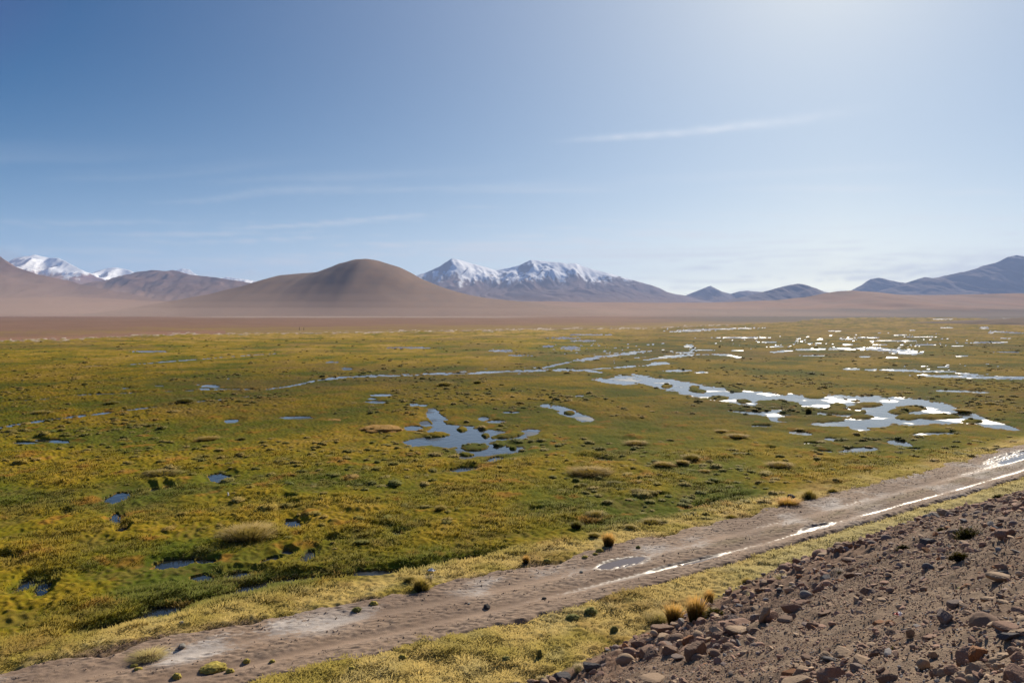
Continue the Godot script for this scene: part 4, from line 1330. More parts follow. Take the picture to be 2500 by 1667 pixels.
func mountains() -> void:
	for m in RANGES:
		var line := PackedVector2Array(m.ridge)
		var cols: int = m.cols
		var rows_count: int = m.rows
		var top := 0.0
		for p in line:
			top = maxf(top, p.y)
		var rows := []
		var tints := []
		rows.resize(rows_count * 2 + 1)
		tints.resize(rows.size())
		var far: float = m.far
		var which := hash(m.label) % 1000
		var work := func(i: int) -> void:
			var t := float(i - rows_count) / rows_count        # -1 at the front foot, 0 on the ridge, 1 at the rear foot
			t = signf(t) * pow(absf(t), 1.25)
			var p := PackedVector3Array()
			var tint := PackedColorArray()
			var size: float = m.front
			for k in cols + 1:
				var x: float = lerpf(line[0].x, line[-1].x, float(k) / cols)
				var bend := far_noise.get_noise_2d(x / size * 1.4 + which, 3.0) * 0.22 * (1.0 - absf(t))
				var drift := far_noise.get_noise_2d(x / size * 0.9 + which + 50.0, t * 1.3) * size * (0.10 if m.round else 0.34) * absf(t)
				var ridge := height_on(line, x + drift)
				var fall: float = pow(cos(t * PI / 2.0), 1.15) if m.round else pow(1.0 - absf(t), m.power)
				var rib := 1.0 - absf(far_noise.get_noise_2d((x + drift * 1.5) / size * 3.4 + which, t * 0.9 + 10.0)) * 2.0
				var crag := far_noise.get_noise_2d(x / size * 11.0 + which, t * 5.0)
				var steep := absf(t) * (1.0 - absf(t)) * 2.6
				var h: float = ridge * fall * (1.0 + m.gully * steep * (rib - 0.55) * 1.5 + m.gully * 0.35 * minf(absf(t) * 6.0, 1.0) * crag * (1.0 - absf(t)))
				h += ridge * m.gully * 0.03 * far_noise.get_noise_2d(x / size * 30.0, t * 9.0)
				var d: float = far + bend * m.front + t * (m.front if t < 0.0 else m.rear)
				p.append(Vector3(x, h - 4.0 * absf(t), -d))
				var c: Color = m.rock
				c = c.lerp(c * Color(1.25, 1.12, 1.02), clampf(0.5 + crag + 0.4 * rib, 0.0, 1.0))
				if m.ground:
					var b := x / d
					c = c.lerp(Color(0.12, 0.10, 0.09), 0.8 * smoothstep(0.10, 0.30, b) * smoothstep(48.0, 30.0, h + 9.0 * crag))
					c = c.lerp(Color(0.215, 0.13, 0.10), smoothstep(-0.05, -0.3, b) * smoothstep(60.0, 10.0, h))
				var up := h / top
				var aspect := far_noise.get_noise_2d(x / size * 5.0 + which, t * 2.0)
				var streak := far_noise.get_noise_2d(x / size * 26.0 + which, t * 7.0)
				var speck := far_noise.get_noise_2d(x / size * 60.0 + which, t * 22.0)
				var snow := smoothstep(m.snow.x, m.snow.y, up + 0.16 * aspect + 0.12 * streak + 0.10 * speck + 0.05 * (rib - 0.5))
				c = c.lerp(Color(0.90, 0.90, 0.90), snow)
				tint.append(c)
			rows[i] = p
			tints[i] = tint
		in_rows(work, rows.size())
		# on snowy ranges, slopes that face left blend mostly to the rock colour
		var normals := normals_of(rows)
		if m.snow.x < 2.0:
			for i in rows.size():
				for k in cols + 1:
					var n: Vector3 = normals[i][k]
					var bare := smoothstep(0.22, 0.46, -n.x + 0.10 * far_noise.get_noise_2d(k * 0.13, i * 0.3))
					var c: Color = tints[i][k]
					tints[i][k] = c.lerp(m.rock, bare * 0.85)
		tag(put(m.called, sheet(rows, tints, normals, PackedByteArray()), tinted(1.0, 0.1)), m.label, "", "", "structure")


func height_on(line: PackedVector2Array, x: float) -> float:
	if x <= line[0].x:
		return line[0].y
	for k in line.size() - 1:
		if x < line[k + 1].x:
			return lerpf(line[k].y, line[k + 1].y, (x - line[k].x) / (line[k + 1].x - line[k].x))
	return line[-1].y


func haze() -> void:
	# dust lifted by the wind in front of the hills
	var layers := [
		[Vector3(5200, 70, 1700), Vector3(-900, 2, -2900), 0.00024, "lowest thin sheet of wind blown dust along the foot of the hills"],
		[Vector3(5000, 120, 1600), Vector3(-930, 2, -2880), 0.00014, "second sheet of dust above the lowest one"],
		[Vector3(4800, 185, 1500), Vector3(-960, 2, -2860), 0.00011, "third sheet of dust, waist high on the brown dome hill"],
		[Vector3(4600, 265, 1400), Vector3(-990, 2, -2840), 0.00009, "fourth sheet of dust, fainter than the third"],
		[Vector3(4400, 370, 1300), Vector3(-1020, 2, -2820), 0.00007, "topmost faint dust before the brown dome hill"],
		[Vector3(1500, 330, 900), Vector3(-2050, 10, -2600), 0.00042, "broad plume of dust on the plain under the dark ridge"],
		[Vector3(1100, 560, 700), Vector3(-2150, 10, -2500), 0.00040, "tall thin plume of dust under the dark ridge"],
	]
	for a in layers:
		var f := FogVolume.new()
		f.name = numbered("dust_haze")
		f.shape = RenderingServer.FOG_VOLUME_SHAPE_ELLIPSOID
		f.size = a[0]
		f.position = a[1]
		var m := FogMaterial.new()
		m.density = a[2]
		m.albedo = Color(0.88, 0.77, 0.71)
		f.material = m
		add_child(f)
		tag(f, a[3], "", "", "stuff")


# ------------------------------------------------------------------ things

func things() -> void:
	bunchgrass()
	cushions()
	shrubs()
	stones()
	ducks()
	odds_and_ends()
	clods()
	tussocks()
	meadow_grass()


func blade(st: SurfaceTool, foot: Vector3, lean: Vector3, tall: float, wide: float, low: Color, tip: Color, droop := 0.0) -> void:
	var side := Vector3(-lean.z, 0, lean.x)
	if side.length() < 0.001:
		side = Vector3(1, 0, 0)
	side = side.normalized().rotated(Vector3.UP, rng.randf_range(-0.9, 0.9)) * wide
	var a := foot
	var b := foot + Vector3(lean.x * 0.35, tall * 0.62, lean.z * 0.35)
	var c := foot + Vector3(lean.x, tall * (1.0 - droop), lean.z)
	var mid := low.lerp(tip, 0.55)
	var n := Vector3(lean.x * 0.8, 0.75, lean.z * 0.8).normalized()
	for v in [[a - side, low], [b - side * 0.7, mid], [a + side, low], [a + side, low], [b - side * 0.7, mid], [b + side * 0.7, mid], [b - side * 0.7, mid], [c, tip], [b + side * 0.7, mid]]:
		st.set_color(v[1])
		st.set_normal(n)
		st.add_vertex(v[0])


# a sheaf of blades one unit wide and one unit high
func sheaf(count: int, low: Color, tip: Color, spread: float, base: float, even: float, droop: float, wide: float) -> ArrayMesh:
	var st := SurfaceTool.new()
	st.begin(Mesh.PRIMITIVE_TRIANGLES)
	for i in count:
		var an := rng.randf() * TAU
		var r := sqrt(rng.randf())
		var foot := Vector3(cos(an), 0, sin(an)) * r * base * 0.5
		var out := Vector3(cos(an + rng.randf_range(-0.5, 0.5)), 0, sin(an + rng.randf_range(-0.5, 0.5))) * r * spread * 0.5 * rng.randf_range(0.6, 1.15)
		var tall := lerpf(rng.randf_range(0.55, 1.0), sqrt(maxf(0.05, 1.0 - r * r * 0.9)) * rng.randf_range(0.82, 1.0), even)
		var dry := rng.randf_range(-0.25, 0.25)
		var t := tip.lerp(tip * 1.25, dry + 0.3)
		blade(st, foot + Vector3(0, -0.05, 0), out, tall, wide, low.lerp(tip, 0.25 * rng.randf()), t, droop * rng.randf())
	return st.commit()


func ball(level: int) -> Array:      # [vertices, triangles] of a subdivided icosahedron
	if made.has("ball%d" % level):
		return made["ball%d" % level]
	var g := (1.0 + sqrt(5.0)) / 2.0
	var v := [Vector3(-1, g, 0), Vector3(1, g, 0), Vector3(-1, -g, 0), Vector3(1, -g, 0), Vector3(0, -1, g), Vector3(0, 1, g), Vector3(0, -1, -g), Vector3(0, 1, -g), Vector3(g, 0, -1), Vector3(g, 0, 1), Vector3(-g, 0, -1), Vector3(-g, 0, 1)]
	for i in v.size():
		v[i] = v[i].normalized()
	var f := [[0, 11, 5], [0, 5, 1], [0, 1, 7], [0, 7, 10], [0, 10, 11], [1, 5, 9], [5, 11, 4], [11, 10, 2], [10, 7, 6], [7, 1, 8], [3, 9, 4], [3, 4, 2], [3, 2, 6], [3, 6, 8], [3, 8, 9], [4, 9, 5], [2, 4, 11], [6, 2, 10], [8, 6, 7], [9, 8, 1]]
	for l in level:
		var halves := {}
		var next := []
		for t in f:
			var m := []
			for e in [[t[0], t[1]], [t[1], t[2]], [t[2], t[0]]]:
				var key := "%d_%d" % [mini(e[0], e[1]), maxi(e[0], e[1])]
				if not halves.has(key):
					halves[key] = v.size()
					v.append((v[e[0]] + v[e[1]]).normalized())
				m.append(halves[key])
			next.append_array([[t[0], m[0], m[2]], [m[0], t[1], m[1]], [m[2], m[1], t[2]], m])
		f = next
	made["ball%d" % level] = [v, f]
	return made["ball%d" % level]


func ball_mesh(level: int, place: Callable, smooth: bool, paint = null) -> ArrayMesh:
	var b := ball(level)
	var at := []
	for v in b[0]:
		at.append(place.call(v))
	var st := SurfaceTool.new()
	st.begin(Mesh.PRIMITIVE_TRIANGLES)
	st.set_smooth_group(0 if smooth else -1)
	for t in b[1]:
		for k in [0, 2, 1]:
			if paint != null:
				st.set_color(paint.call(at[t[k]]))
			st.add_vertex(at[t[k]])
	if smooth:
		st.index()
	st.generate_normals()
	return st.commit()


# a lumpy cushion one unit wide and one unit high, short leaves standing out of it
func cushion(which: int, low: Color, top: Color, hairs: int, hair: float) -> ArrayMesh:
	var n := noise_of(which, 1.3, 3)
	var place := func(v: Vector3) -> Vector3:
		var bump: float = 1.0 + 0.34 * n.get_noise_3dv(v * 1.6)
		return Vector3(v.x * 0.5 * bump, maxf(v.y, -0.25) * 0.85 * bump, v.z * 0.5 * bump)
	var paint := func(v: Vector3) -> Color:
		return low.lerp(top, clampf(0.35 + 0.5 * v.y + 0.8 * n.get_noise_3dv(v * 5.0), 0.0, 1.0))
	var m := ball_mesh(3, place, true, paint)
	var st := SurfaceTool.new()
	st.begin(Mesh.PRIMITIVE_TRIANGLES)
	for i in hairs:
		var v := Vector3(rng.randfn(), absf(rng.randfn()) * 0.9, rng.randfn()).normalized()
		var p: Vector3 = place.call(v)
		blade(st, p * 0.96, Vector3(v.x, 0, v.z) * hair * rng.randf_range(0.3, 1.0), hair * rng.randf_range(0.6, 1.3), hair * 0.10, low.lerp(top, 0.5), top * rng.randf_range(0.8, 1.2), 0.1)
	st.commit(m)
	return m


func leafy(rough := 0.9, through := 0.35) -> StandardMaterial3D:
	var m := tinted(rough, 0.25)
	m.backlight_enabled = true
	m.backlight = Color(through, through, through * 0.8)
	m.cull_mode = BaseMaterial3D.CULL_DISABLED
	return m


func bunchgrass() -> void:
	var m := leafy(0.85, 0.9)
	var looks := {
		"gold": [420, Color(0.20, 0.15, 0.045), Color(0.60, 0.34, 0.10), 0.95, 0.55, 0.25, 0.12, 0.016],
		"dome": [460, Color(0.13, 0.11, 0.035), Color(0.40, 0.29, 0.085), 1.05, 0.62, 0.85, 0.15, 0.014],
		"dead": [240, Color(0.12, 0.10, 0.07), Color(0.36, 0.30, 0.22), 1.2, 0.5, 0.2, 0.3, 0.014],
		"dull": [380, Color(0.12, 0.11, 0.035), Color(0.36, 0.27, 0.095), 1.15, 0.75, 0.6, 0.2, 0.017],
		"dark": [360, Color(0.06, 0.066, 0.020), Color(0.19, 0.16, 0.05), 0.95, 0.6, 0.7, 0.15, 0.018],
		"green": [300, Color(0.05, 0.06, 0.015), Color(0.22, 0.20, 0.06), 1.25, 0.6, 0.5, 0.3, 0.018],
		"straw": [340, Color(0.13, 0.11, 0.04), Color(0.42, 0.32, 0.12), 1.4, 0.6, 0.4, 0.5, 0.012],
		"wide": [900, Color(0.14, 0.12, 0.04), Color(0.46, 0.34, 0.14), 1.1, 0.86, 0.6, 0.2, 0.008],
	}
	var group := {"gold": "golden bunchgrass at the foot of the bank and the verge", "dome": "domed bunchgrass along the road", "mound": "tawny hummocks in the bog", "dark": "dark tussocks in the bog", "dull": "dull grass clumps in the bog"}
	for t in TUFTS:
		var look: String = t[4]
		var mesh: Mesh
		var key := look + str(hash(t[5]) % 3)
		if not made.has(key):
			if look == "mound":
				made[key] = sheaf(900, Color(0.15, 0.12, 0.036), Color(0.42, 0.29, 0.095), 1.3, 0.9, 0.35, 0.4, 0.013)
			elif look == "orange":
				made[key] = cushion(hash(key) % 500, Color(0.30, 0.16, 0.04), Color(0.48, 0.28, 0.075), 500, 0.09)
			else:
				var a: Array = looks[look]
				made[key] = sheaf(a[0], a[1], a[2], a[3], a[4], a[5], a[6], a[7])
		mesh = made[key]
		var o := put("moss_cushion" if look == "orange" else "grass_hummock" if look == "mound" else "bunchgrass", mesh, m)
		var p := ground_at(t[0], t[1])
		var q := bank_of(t[0], t[1])
		if q.y > -0.4:
			p.y = maxf(p.y, bank_height(q.x, q.y))
		p.y = maxf(p.y, 0.02)
		o.position = p - Vector3(0, 0.03, 0)
		if look == "mound":
			t = [t[0], t[1], t[2] * 0.85, t[3] * 0.85, t[4], t[5]]
		var tall: float = t[3] * (1.0 if look == "mound" else 0.7 if look == "orange" else 1.0)
		o.basis = Basis(Vector3.UP, rng.randf_range(-0.6, 0.6)).scaled_local(Vector3(t[2], tall, t[2] * (0.8 if look != "wide" else 0.7)))
		tag(o, t[5], "hummock" if look == "mound" else "moss" if look == "orange" else "grass tuft", group.get(look, ""))


func cushions() -> void:
	var m := leafy(0.95, 0.2)
	for c in CUSHIONS:
		var word: String = c[4]
		var dark := word.contains("dark")
		var straw := word.contains("straw")
		var key := "cushion" + ("dark" if dark else "straw" if straw else "yellow") + str(hash(word) % 3)
		if not made.has(key):
			if straw:
				made[key] = sheaf(700, Color(0.16, 0.12, 0.04), Color(0.44, 0.35, 0.14), 1.3, 1.0, 0.5, 0.5, 0.010)
			elif dark:
				made[key] = cushion(hash(key) % 500, Color(0.085, 0.090, 0.026), Color(0.20, 0.19, 0.058), 300, 0.16)
			else:
				made[key] = cushion(hash(key) % 500, Color(0.17, 0.14, 0.035), Color(0.42, 0.33, 0.075), 300, 0.12)
		var o := put("cushion_plant" if not straw else "straw_patch", made[key], m)
		var p := ground_at(c[0], c[1])
		var t: float = (c[1] - on_line(road_line, c[0])) * 0.85
		if t > -1.6 and t < 2.6:
			p.y = maxf(p.y, road_height(c[0] + t * 0.5, t))
		o.position = p - Vector3(0, 0.02, 0)
		o.basis = Basis(Vector3.UP, rng.randf_range(-0.5, 0.5)).scaled_local(Vector3(c[2], c[3], c[2] * 0.75))
		tag(o, word, "cushion plant", "cushion plants along the road verge")


func leaf_cloud(count: int, low: Color, top: Color, size: float) -> ArrayMesh:
	var st := SurfaceTool.new()
	st.begin(Mesh.PRIMITIVE_TRIANGLES)
	var clump := noise_of(77, 2.2, 2)
	for i in count:
		var v := Vector3(rng.randfn(), absf(rng.randfn()), rng.randfn()).normalized()
		var r := pow(rng.randf(), 0.45) * (0.8 + 0.5 * clump.get_noise_3dv(v * 1.7))
		var p := Vector3(v.x * 0.5, v.y * 0.92, v.z * 0.5) * r
		var c := low.lerp(top, clampf(rng.randf() * 0.7 + 0.5 * clump.get_noise_3dv(p * 5.0) + 0.2, 0.0, 1.0))
		var turn := Basis.from_euler(Vector3(rng.randf_range(-1.1, 1.1), rng.randf() * TAU, rng.randf_range(-0.6, 0.6)))
		var n := (turn.y + v * 0.8).normalized()
		for q in [Vector3(-0.5, 0, 0), Vector3(0, 0, 1), Vector3(0.5, 0, 0)]:
			st.set_color(c)
			st.set_normal(n)
			st.add_vertex(p + turn * (q * size))
	return st.commit()


func twigs(count: int, color: Color) -> ArrayMesh:
	var st := SurfaceTool.new()
	st.begin(Mesh.PRIMITIVE_TRIANGLES)
	for i in count:
		var an := rng.randf() * TAU
		var r := rng.randf_range(0.15, 0.48)
		blade(st, Vector3(cos(an), -0.05, sin(an)) * 0.12, Vector3(cos(an) * r, 0, sin(an) * r), rng.randf_range(0.4, 0.95), 0.012, color, color * 1.3, 0.0)
	return st.commit()


func shrubs() -> void:
	var m := leafy(0.8, 0.7)
	var looks := {"long": [Color(0.10, 0.105, 0.035), Color(0.28, 0.26, 0.08)], "shrub": [Color(0.08, 0.10, 0.03), Color(0.25, 0.26, 0.07)], "yel": [Color(0.09, 0.10, 0.025), Color(0.40, 0.33, 0.06)], "moss": [Color(0.09, 0.10, 0.02), Color(0.24, 0.22, 0.06)]}
	for s in SHRUBS:
		var look: String = s[4]
		var at := on_bank(s[0], s[1], 0.03)
		var size := Vector3(s[2], s[3] * 1.15, s[2] * 0.8)
		if look == "straw" or look == "dead":
			var key := "bank" + look
			if not made.has(key):
				made[key] = sheaf(420, Color(0.20, 0.15, 0.07), Color(0.50, 0.40, 0.20), 1.25, 0.6, 0.2, 0.5, 0.007) if look == "straw" else sheaf(160, Color(0.07, 0.055, 0.045), Color(0.20, 0.17, 0.15), 1.3, 0.3, 0.1, 0.2, 0.012)
			var o := put("straw_tuft" if look == "straw" else "dead_bush", made[key], m)
			o.position = at
			o.basis = Basis(Vector3.UP, rng.randf() * TAU).scaled_local(size)
			tag(o, s[5], "grass tuft" if look == "straw" else "bush", "straw tufts on the stony bank" if look == "straw" else "")
			continue
		if look == "moss":
			var o := put("moss_patch", cushion(hash(s[5]) % 400, looks.moss[0], looks.moss[1], 220, 0.10), m)
			o.position = at
			o.basis = Basis(Vector3.UP, rng.randf()).scaled_local(size)
			tag(o, s[5], "moss", "moss patches on the stony bank")
			continue
		var root := Node3D.new()
		root.name = numbered("shrub")
		add_child(root)
		root.position = at
		root.rotation.y = rng.randf_range(-0.3, 0.3)
		tag(root, s[5], "shrub", "shrubs on the stony bank")
		var leaves := put("foliage", leaf_cloud(1500 if look != "long" else 2600, looks[look][0], looks[look][1], 0.085 if look != "long" else 0.05), m, root)
		leaves.scale = size
		var stems := put("stem", twigs(50, Color(0.06, 0.045, 0.03)), m, root)
		stems.scale = size


# ------------------------------------------------------------------ stones

# an angular stone: a ball cut by planes. About one unit long.
func stone_mesh(which: int, level: int, flat: float, deep: float, cuts: int, round_off: float) -> ArrayMesh:
	var r := RandomNumberGenerator.new()
	r.seed = which
	var planes := []
	for i in cuts:
		var n := Vector3(r.randfn(), r.randfn(), r.randfn()).normalized()
		planes.append([n, r.randf_range(0.42, 0.82)])
	planes.append([Vector3(r.randf_range(-0.15, 0.15), 1, r.randf_range(-0.15, 0.15)).normalized(), r.randf_range(0.45, 0.7)])
	var n3 := noise_of(which, 1.8, 3)
	var place := func(v: Vector3) -> Vector3:
		var reach := 1.0
		for p in planes:
			var c: float = v.dot(p[0])
			if c > 0.05:
				reach = minf(reach, p[1] / c)
		reach = lerpf(reach, 0.85, round_off) * 1.08 * (1.0 + 0.07 * n3.get_noise_3dv(v * 1.4) + 0.03 * n3.get_noise_3dv(v * 5.0))
		return Vector3(v.x * 0.56, v.y * 0.56 * flat, v.z * 0.56 * deep) * reach
	return ball_mesh(level, place, round_off > 0.5)


func stones() -> void:
	var shapes := {
		"slab": [[101, 0.34, 0.75], [102, 0.28, 0.62], [103, 0.42, 0.8]],
		"block": [[111, 0.72, 0.85], [112, 0.62, 0.72], [113, 0.85, 0.8]],
		"wedge": [[121, 0.75, 0.45], [122, 0.6, 0.5], [123, 0.9, 0.42]],
		"round": [[131, 0.78, 0.88], [132, 0.7, 0.8]],
		"upright": [[141, 1.5, 0.45]],
	}
	var tones := {
		"reddish": Color(0.270, 0.165, 0.118), "tan": Color(0.340, 0.240, 0.160), "brown": Color(0.215, 0.140, 0.100),
		"purple grey": Color(0.205, 0.155, 0.132), "grey": Color(0.215, 0.195, 0.180), "dark grey": Color(0.095, 0.088, 0.090), "rusty": Color(0.26, 0.125, 0.062),
	}
	var grain := speckle(48, 256, 26.0, 0.66, 1.0, 5)
	var pits := speckle(49, 256, 34.0, 0.0, 1.0, 5)
	var mats := {}
	for k in tones:
		mats[k] = grainy(plain_material(tones[k] * 1.2, 0.95, 0.25), 0.35, grain, pits, 0.2)
	var fine := {}
	var coarse := {}
	for k in shapes:
		fine[k] = []
		coarse[k] = []
		for a in shapes[k]:
			fine[k].append(stone_mesh(a[0], 3, a[1], a[2], 9, 0.75 if k == "round" else 0.06))
			coarse[k].append(stone_mesh(a[0], 2, a[1], a[2], 9, 0.75 if k == "round" else 0.06))
	var marks := []      # named places on the bank, to tell its stones apart by
	for s in SHRUBS:
		marks.append([s[0], s[1], s[6]])
	for b in BOULDERS:
		var word: String = b[5]
		var look: String = b[4]
		var tone := "dark grey" if word.contains("dark") and not word.contains("reddish") else "rusty" if word.contains("rusty") else "tan" if word.contains("tan") or word.contains("pale") else "reddish" if word.contains("reddish") else "purple grey" if word.contains("purple") else "brown"
		var list: Array = fine[look]
		var o := put("boulder" if b[2] > 0.3 else "stone", list[hash(word) % list.size()], mats[tone])
		var w: float = b[2] * 1.1
		var tall: float = b[3] * 1.15
		o.position = on_bank(b[0], b[1], -tall * 0.28)
		var flat: float = shapes[look][hash(word) % list.size()][1]
		o.basis = Basis.from_euler(Vector3(rng.randf_range(-0.18, 0.1), rng.randf_range(-0.35, 0.35), rng.randf_range(-0.15, 0.15))).scaled_local(Vector3(w, tall / flat, w))
		tag(o, word, "boulder" if b[2] > 0.3 else "stone", "marked boulders and stones of the bank")
		if b[6]:
			marks.append([b[0], b[1], b[6]])
	# the rest of the stones, by chance: the 260 that show largest one by one, the others together
	var lot := []
	var kinds := ["slab", "slab", "slab", "block", "block", "wedge", "wedge", "round"]
	var names := tones.keys()
	while lot.size() < 26000:
		var along := rng.randf_range(-13.0, 34.0)
		var up := rng.randf_range(0.1, 16.3)
		var p := bank_point(along, up)
		var dist := Vector3(p.x, bank_height(along, up) - EYE, p.y).length()
		var size := 0.03 + 0.05 * pow(rng.randf(), 2.0) + 0.50 * pow(rng.randf(), 15.0) * (0.6 + 0.35 * smoothstep(9.0, 1.0, up))
		var crowd := 0.45 + 0.9 * slope_noise.get_noise_2d(p.x * 0.45, p.y * 0.45) + 0.08 * smoothstep(7.0, 2.0, up)
		if rng.randf() > crowd or (size < 0.06 and dist > 17.0):
			continue
		size *= lerpf(0.6, 1.55, smoothstep(-0.35, 0.5, slope_noise.get_noise_2d(p.x * 0.22 + 100.0, p.y * 0.22)))
		if size > 0.22 and dist < 8.0:
			size *= 0.5
		var look: String = kinds[rng.randi() % kinds.size()]
		var pick := rng.randf()
		var tone: String = "reddish" if pick < 0.33 else "brown" if pick < 0.58 else "tan" if pick < 0.78 else "purple grey" if pick < 0.90 else "grey" if pick < 0.94 else "dark grey" if pick < 0.97 else "rusty"
		var seen := absf(p.x / p.y) < 0.76 and (EYE - bank_height(along, up)) / p.y < 0.545 and p.y > 1.0
		lot.append([along, up, size, look, tone, (size / dist) if seen else 0.0, rng.randi() % (shapes[look] as Array).size(), Basis.from_euler(Vector3(rng.randfn() * 0.25, rng.randf() * TAU, rng.randfn() * 0.25))])
	lot.sort_custom(func(a, b): return a[5] > b[5])
	var near_mark := {}
	for i in 256:
		var a: Array = lot[i]
		var best := 0
		var gap := 1e9
		for k in marks.size():
			var g := Vector2(a[0] - marks[k][0], a[1] - marks[k][1]).length()
			if g < gap:
				gap = g
				best = k
		if not near_mark.has(best):
			near_mark[best] = []
		near_mark[best].append([gap, a])
	var ranks := ["nearest", "second nearest", "third nearest", "fourth nearest", "fifth nearest", "sixth nearest", "seventh nearest", "eighth nearest", "ninth nearest", "tenth nearest", "eleventh nearest", "twelfth nearest", "thirteenth nearest", "fourteenth nearest", "fifteenth nearest", "sixteenth nearest", "seventeenth nearest", "eighteenth nearest", "nineteenth nearest", "twentieth nearest", "twenty-first nearest", "twenty-second nearest", "twenty-third nearest", "twenty-fourth nearest", "twenty-fifth nearest", "twenty-sixth nearest", "twenty-seventh nearest", "twenty-eighth nearest", "twenty-ninth nearest", "thirtieth nearest", "thirty-first nearest", "thirty-second nearest", "thirty-third nearest", "thirty-fourth nearest", "thirty-fifth nearest", "thirty-sixth nearest", "thirty-seventh nearest", "thirty-eighth nearest", "thirty-ninth nearest", "fortieth nearest"]
	for k in near_mark:
		var row: Array = near_mark[k]
		row.sort_custom(func(a, b): return a[0] < b[0])
		for i in row.size():
			var a: Array = row[i][1]
			var o := put("stone", fine[a[3]][a[6]] if a[5] > 0.02 else coarse[a[3]][a[6]], mats[a[4]])
			o.position = on_bank(a[0], a[1], -a[2] * 0.06)
			o.basis = a[7].scaled_local(Vector3.ONE * a[2])
			var shape: String = {"slab": "flat", "block": "blocky", "wedge": "pointed", "round": "rounded", "upright": "upright"}[a[3]]
			var mark: String = marks[k][2]
			var rank: String = ranks[mini(i, ranks.size() - 1)]
			tag(o, "%s %s stone, %s to the %s" % [shape, a[4], rank, mark], "stone", "stones lying on the bank")
	var heap := {}
	for i in range(256, lot.size()):
		var a: Array = lot[i]
		if a[5] == 0.0:
			continue
		var key: String = a[3] + "/" + str(a[6])
		if not heap.has(key):
			heap[key] = []
		heap[key].append(a)
	for key in heap:
		var look: String = key.get_slice("/", 0)
		scatter("loose_stones", coarse[look][int(key.get_slice("/", 1))], heap[key], tones, "many small %s stones strewn over the bank" % {"slab": "flat", "block": "blocky", "wedge": "pointed", "round": "rounded"}[look])
	# grit
	var grit := []
	while grit.size() < 150000:
		var along := rng.randf_range(-13.0, 12.0)
		var up := rng.randf_range(2.0, 16.6)
		var p := bank_point(along, up)
		if p.y < 1.5 or absf(p.x / p.y) > 0.78 or p.y > 24.0:
			continue
		var size := 0.009 + 0.032 * pow(rng.randf(), 2.5)
		grit.append([along, up, size, "block", ["reddish", "tan", "brown", "grey", "purple grey", "tan"][rng.randi() % 6], 0.0, 0, Basis.from_euler(Vector3(rng.randf() * TAU, rng.randf() * TAU, 0))])
	scatter("grit", stone_mesh(151, 1, 0.7, 0.85, 8, 0.2), grit, tones, "fine grit covering the bank near the viewer")


func scatter(called: String, mesh: Mesh, list: Array, tones: Dictionary, label: String) -> void:
	var mm := MultiMesh.new()
	mm.transform_format = MultiMesh.TRANSFORM_3D
	mm.use_colors = true
	mm.mesh = mesh
	mm.instance_count = list.size()
	for i in list.size():
		var a: Array = list[i]
		mm.set_instance_transform(i, Transform3D((a[7] as Basis).scaled_local(Vector3.ONE * a[2]), on_bank(a[0], a[1], -a[2] * 0.12)))
		mm.set_instance_color(i, tones[a[4]] * rng.randf_range(0.85, 1.3))
	var o := MultiMeshInstance3D.new()
	o.name = numbered(called)
	o.multimesh = mm
	o.material_override = tinted(0.95, 0.25)
	add_child(o)
	tag(o, label, "", "", "stuff")


# ------------------------------------------------------------------ ducks and small things

func duck_mesh() -> ArrayMesh:
	# rings along the body from tail to bill: place, height, half width, half height
	var rings := [[-0.27, 0.13, 0.004, 0.004], [-0.22, 0.11, 0.035, 0.022], [-0.12, 0.07, 0.085, 0.065], [0.0, 0.055, 0.105, 0.085], [0.10, 0.06, 0.09, 0.085], [0.16, 0.09, 0.055, 0.075], [0.185, 0.15, 0.034, 0.045], [0.195, 0.21, 0.030, 0.034], [0.215, 0.25, 0.040, 0.036], [0.25, 0.25, 0.036, 0.032], [0.285, 0.235, 0.020, 0.015], [0.33, 0.222, 0.016, 0.007], [0.345, 0.220, 0.003, 0.003]]
	var st := SurfaceTool.new()
	st.begin(Mesh.PRIMITIVE_TRIANGLES)
	var grid := []
	for i in rings.size():
		var r: Array = rings[i]
		var row := []
		for k in 14:
			var a := TAU * k / 14.0
			row.append(Vector3(r[0] + (0.03 * sin(a) if i > 4 and i < 8 else 0.0), r[1] + sin(a) * r[3], cos(a) * r[2]))
		grid.append(row)
	for i in rings.size() - 1:
		var c := Color(0.018, 0.016, 0.016) if i < 9 else Color(0.30, 0.26, 0.20)
		if i < 2:
			c = Color(0.05, 0.045, 0.04)
		for k in 14:
			var q := [grid[i][k], grid[i + 1][k], grid[i][(k + 1) % 14], grid[i][(k + 1) % 14], grid[i + 1][k], grid[i + 1][(k + 1) % 14]]
			for v in q:
				st.set_color(c)
				st.set_smooth_group(0)
				st.add_vertex(v)
	st.index()
	st.generate_normals()
	return st.commit()


func ducks() -> void:
	var m := tinted(0.6, 0.4)
	m.cull_mode = BaseMaterial3D.CULL_DISABLED
	var mesh := duck_mesh()
	var list := [[46.6, 95.3, 2.9, 1.3, "dark duck swimming in open water left of the other lone swimmer"], [52.0, 94.0, 2.6, 1.0, "smaller dark duck swimming by itself towards the far end of the pond"], [39.1, 101.2, 0.3, 1.1, "dark duck close under the far shore of the pond"], [46.7, 102.2, 2.9, 0.8, "small duck at the corner of the far shore, partly behind turf"]]
	for d in list:
		var o := put("duck", mesh, m)
		o.position = Vector3(d[0], 0.0, -d[1])
		o.rotation.y = d[2]
		o.scale = Vector3.ONE * d[3]
		tag(o, d[4], "duck", "ducks on the pond")


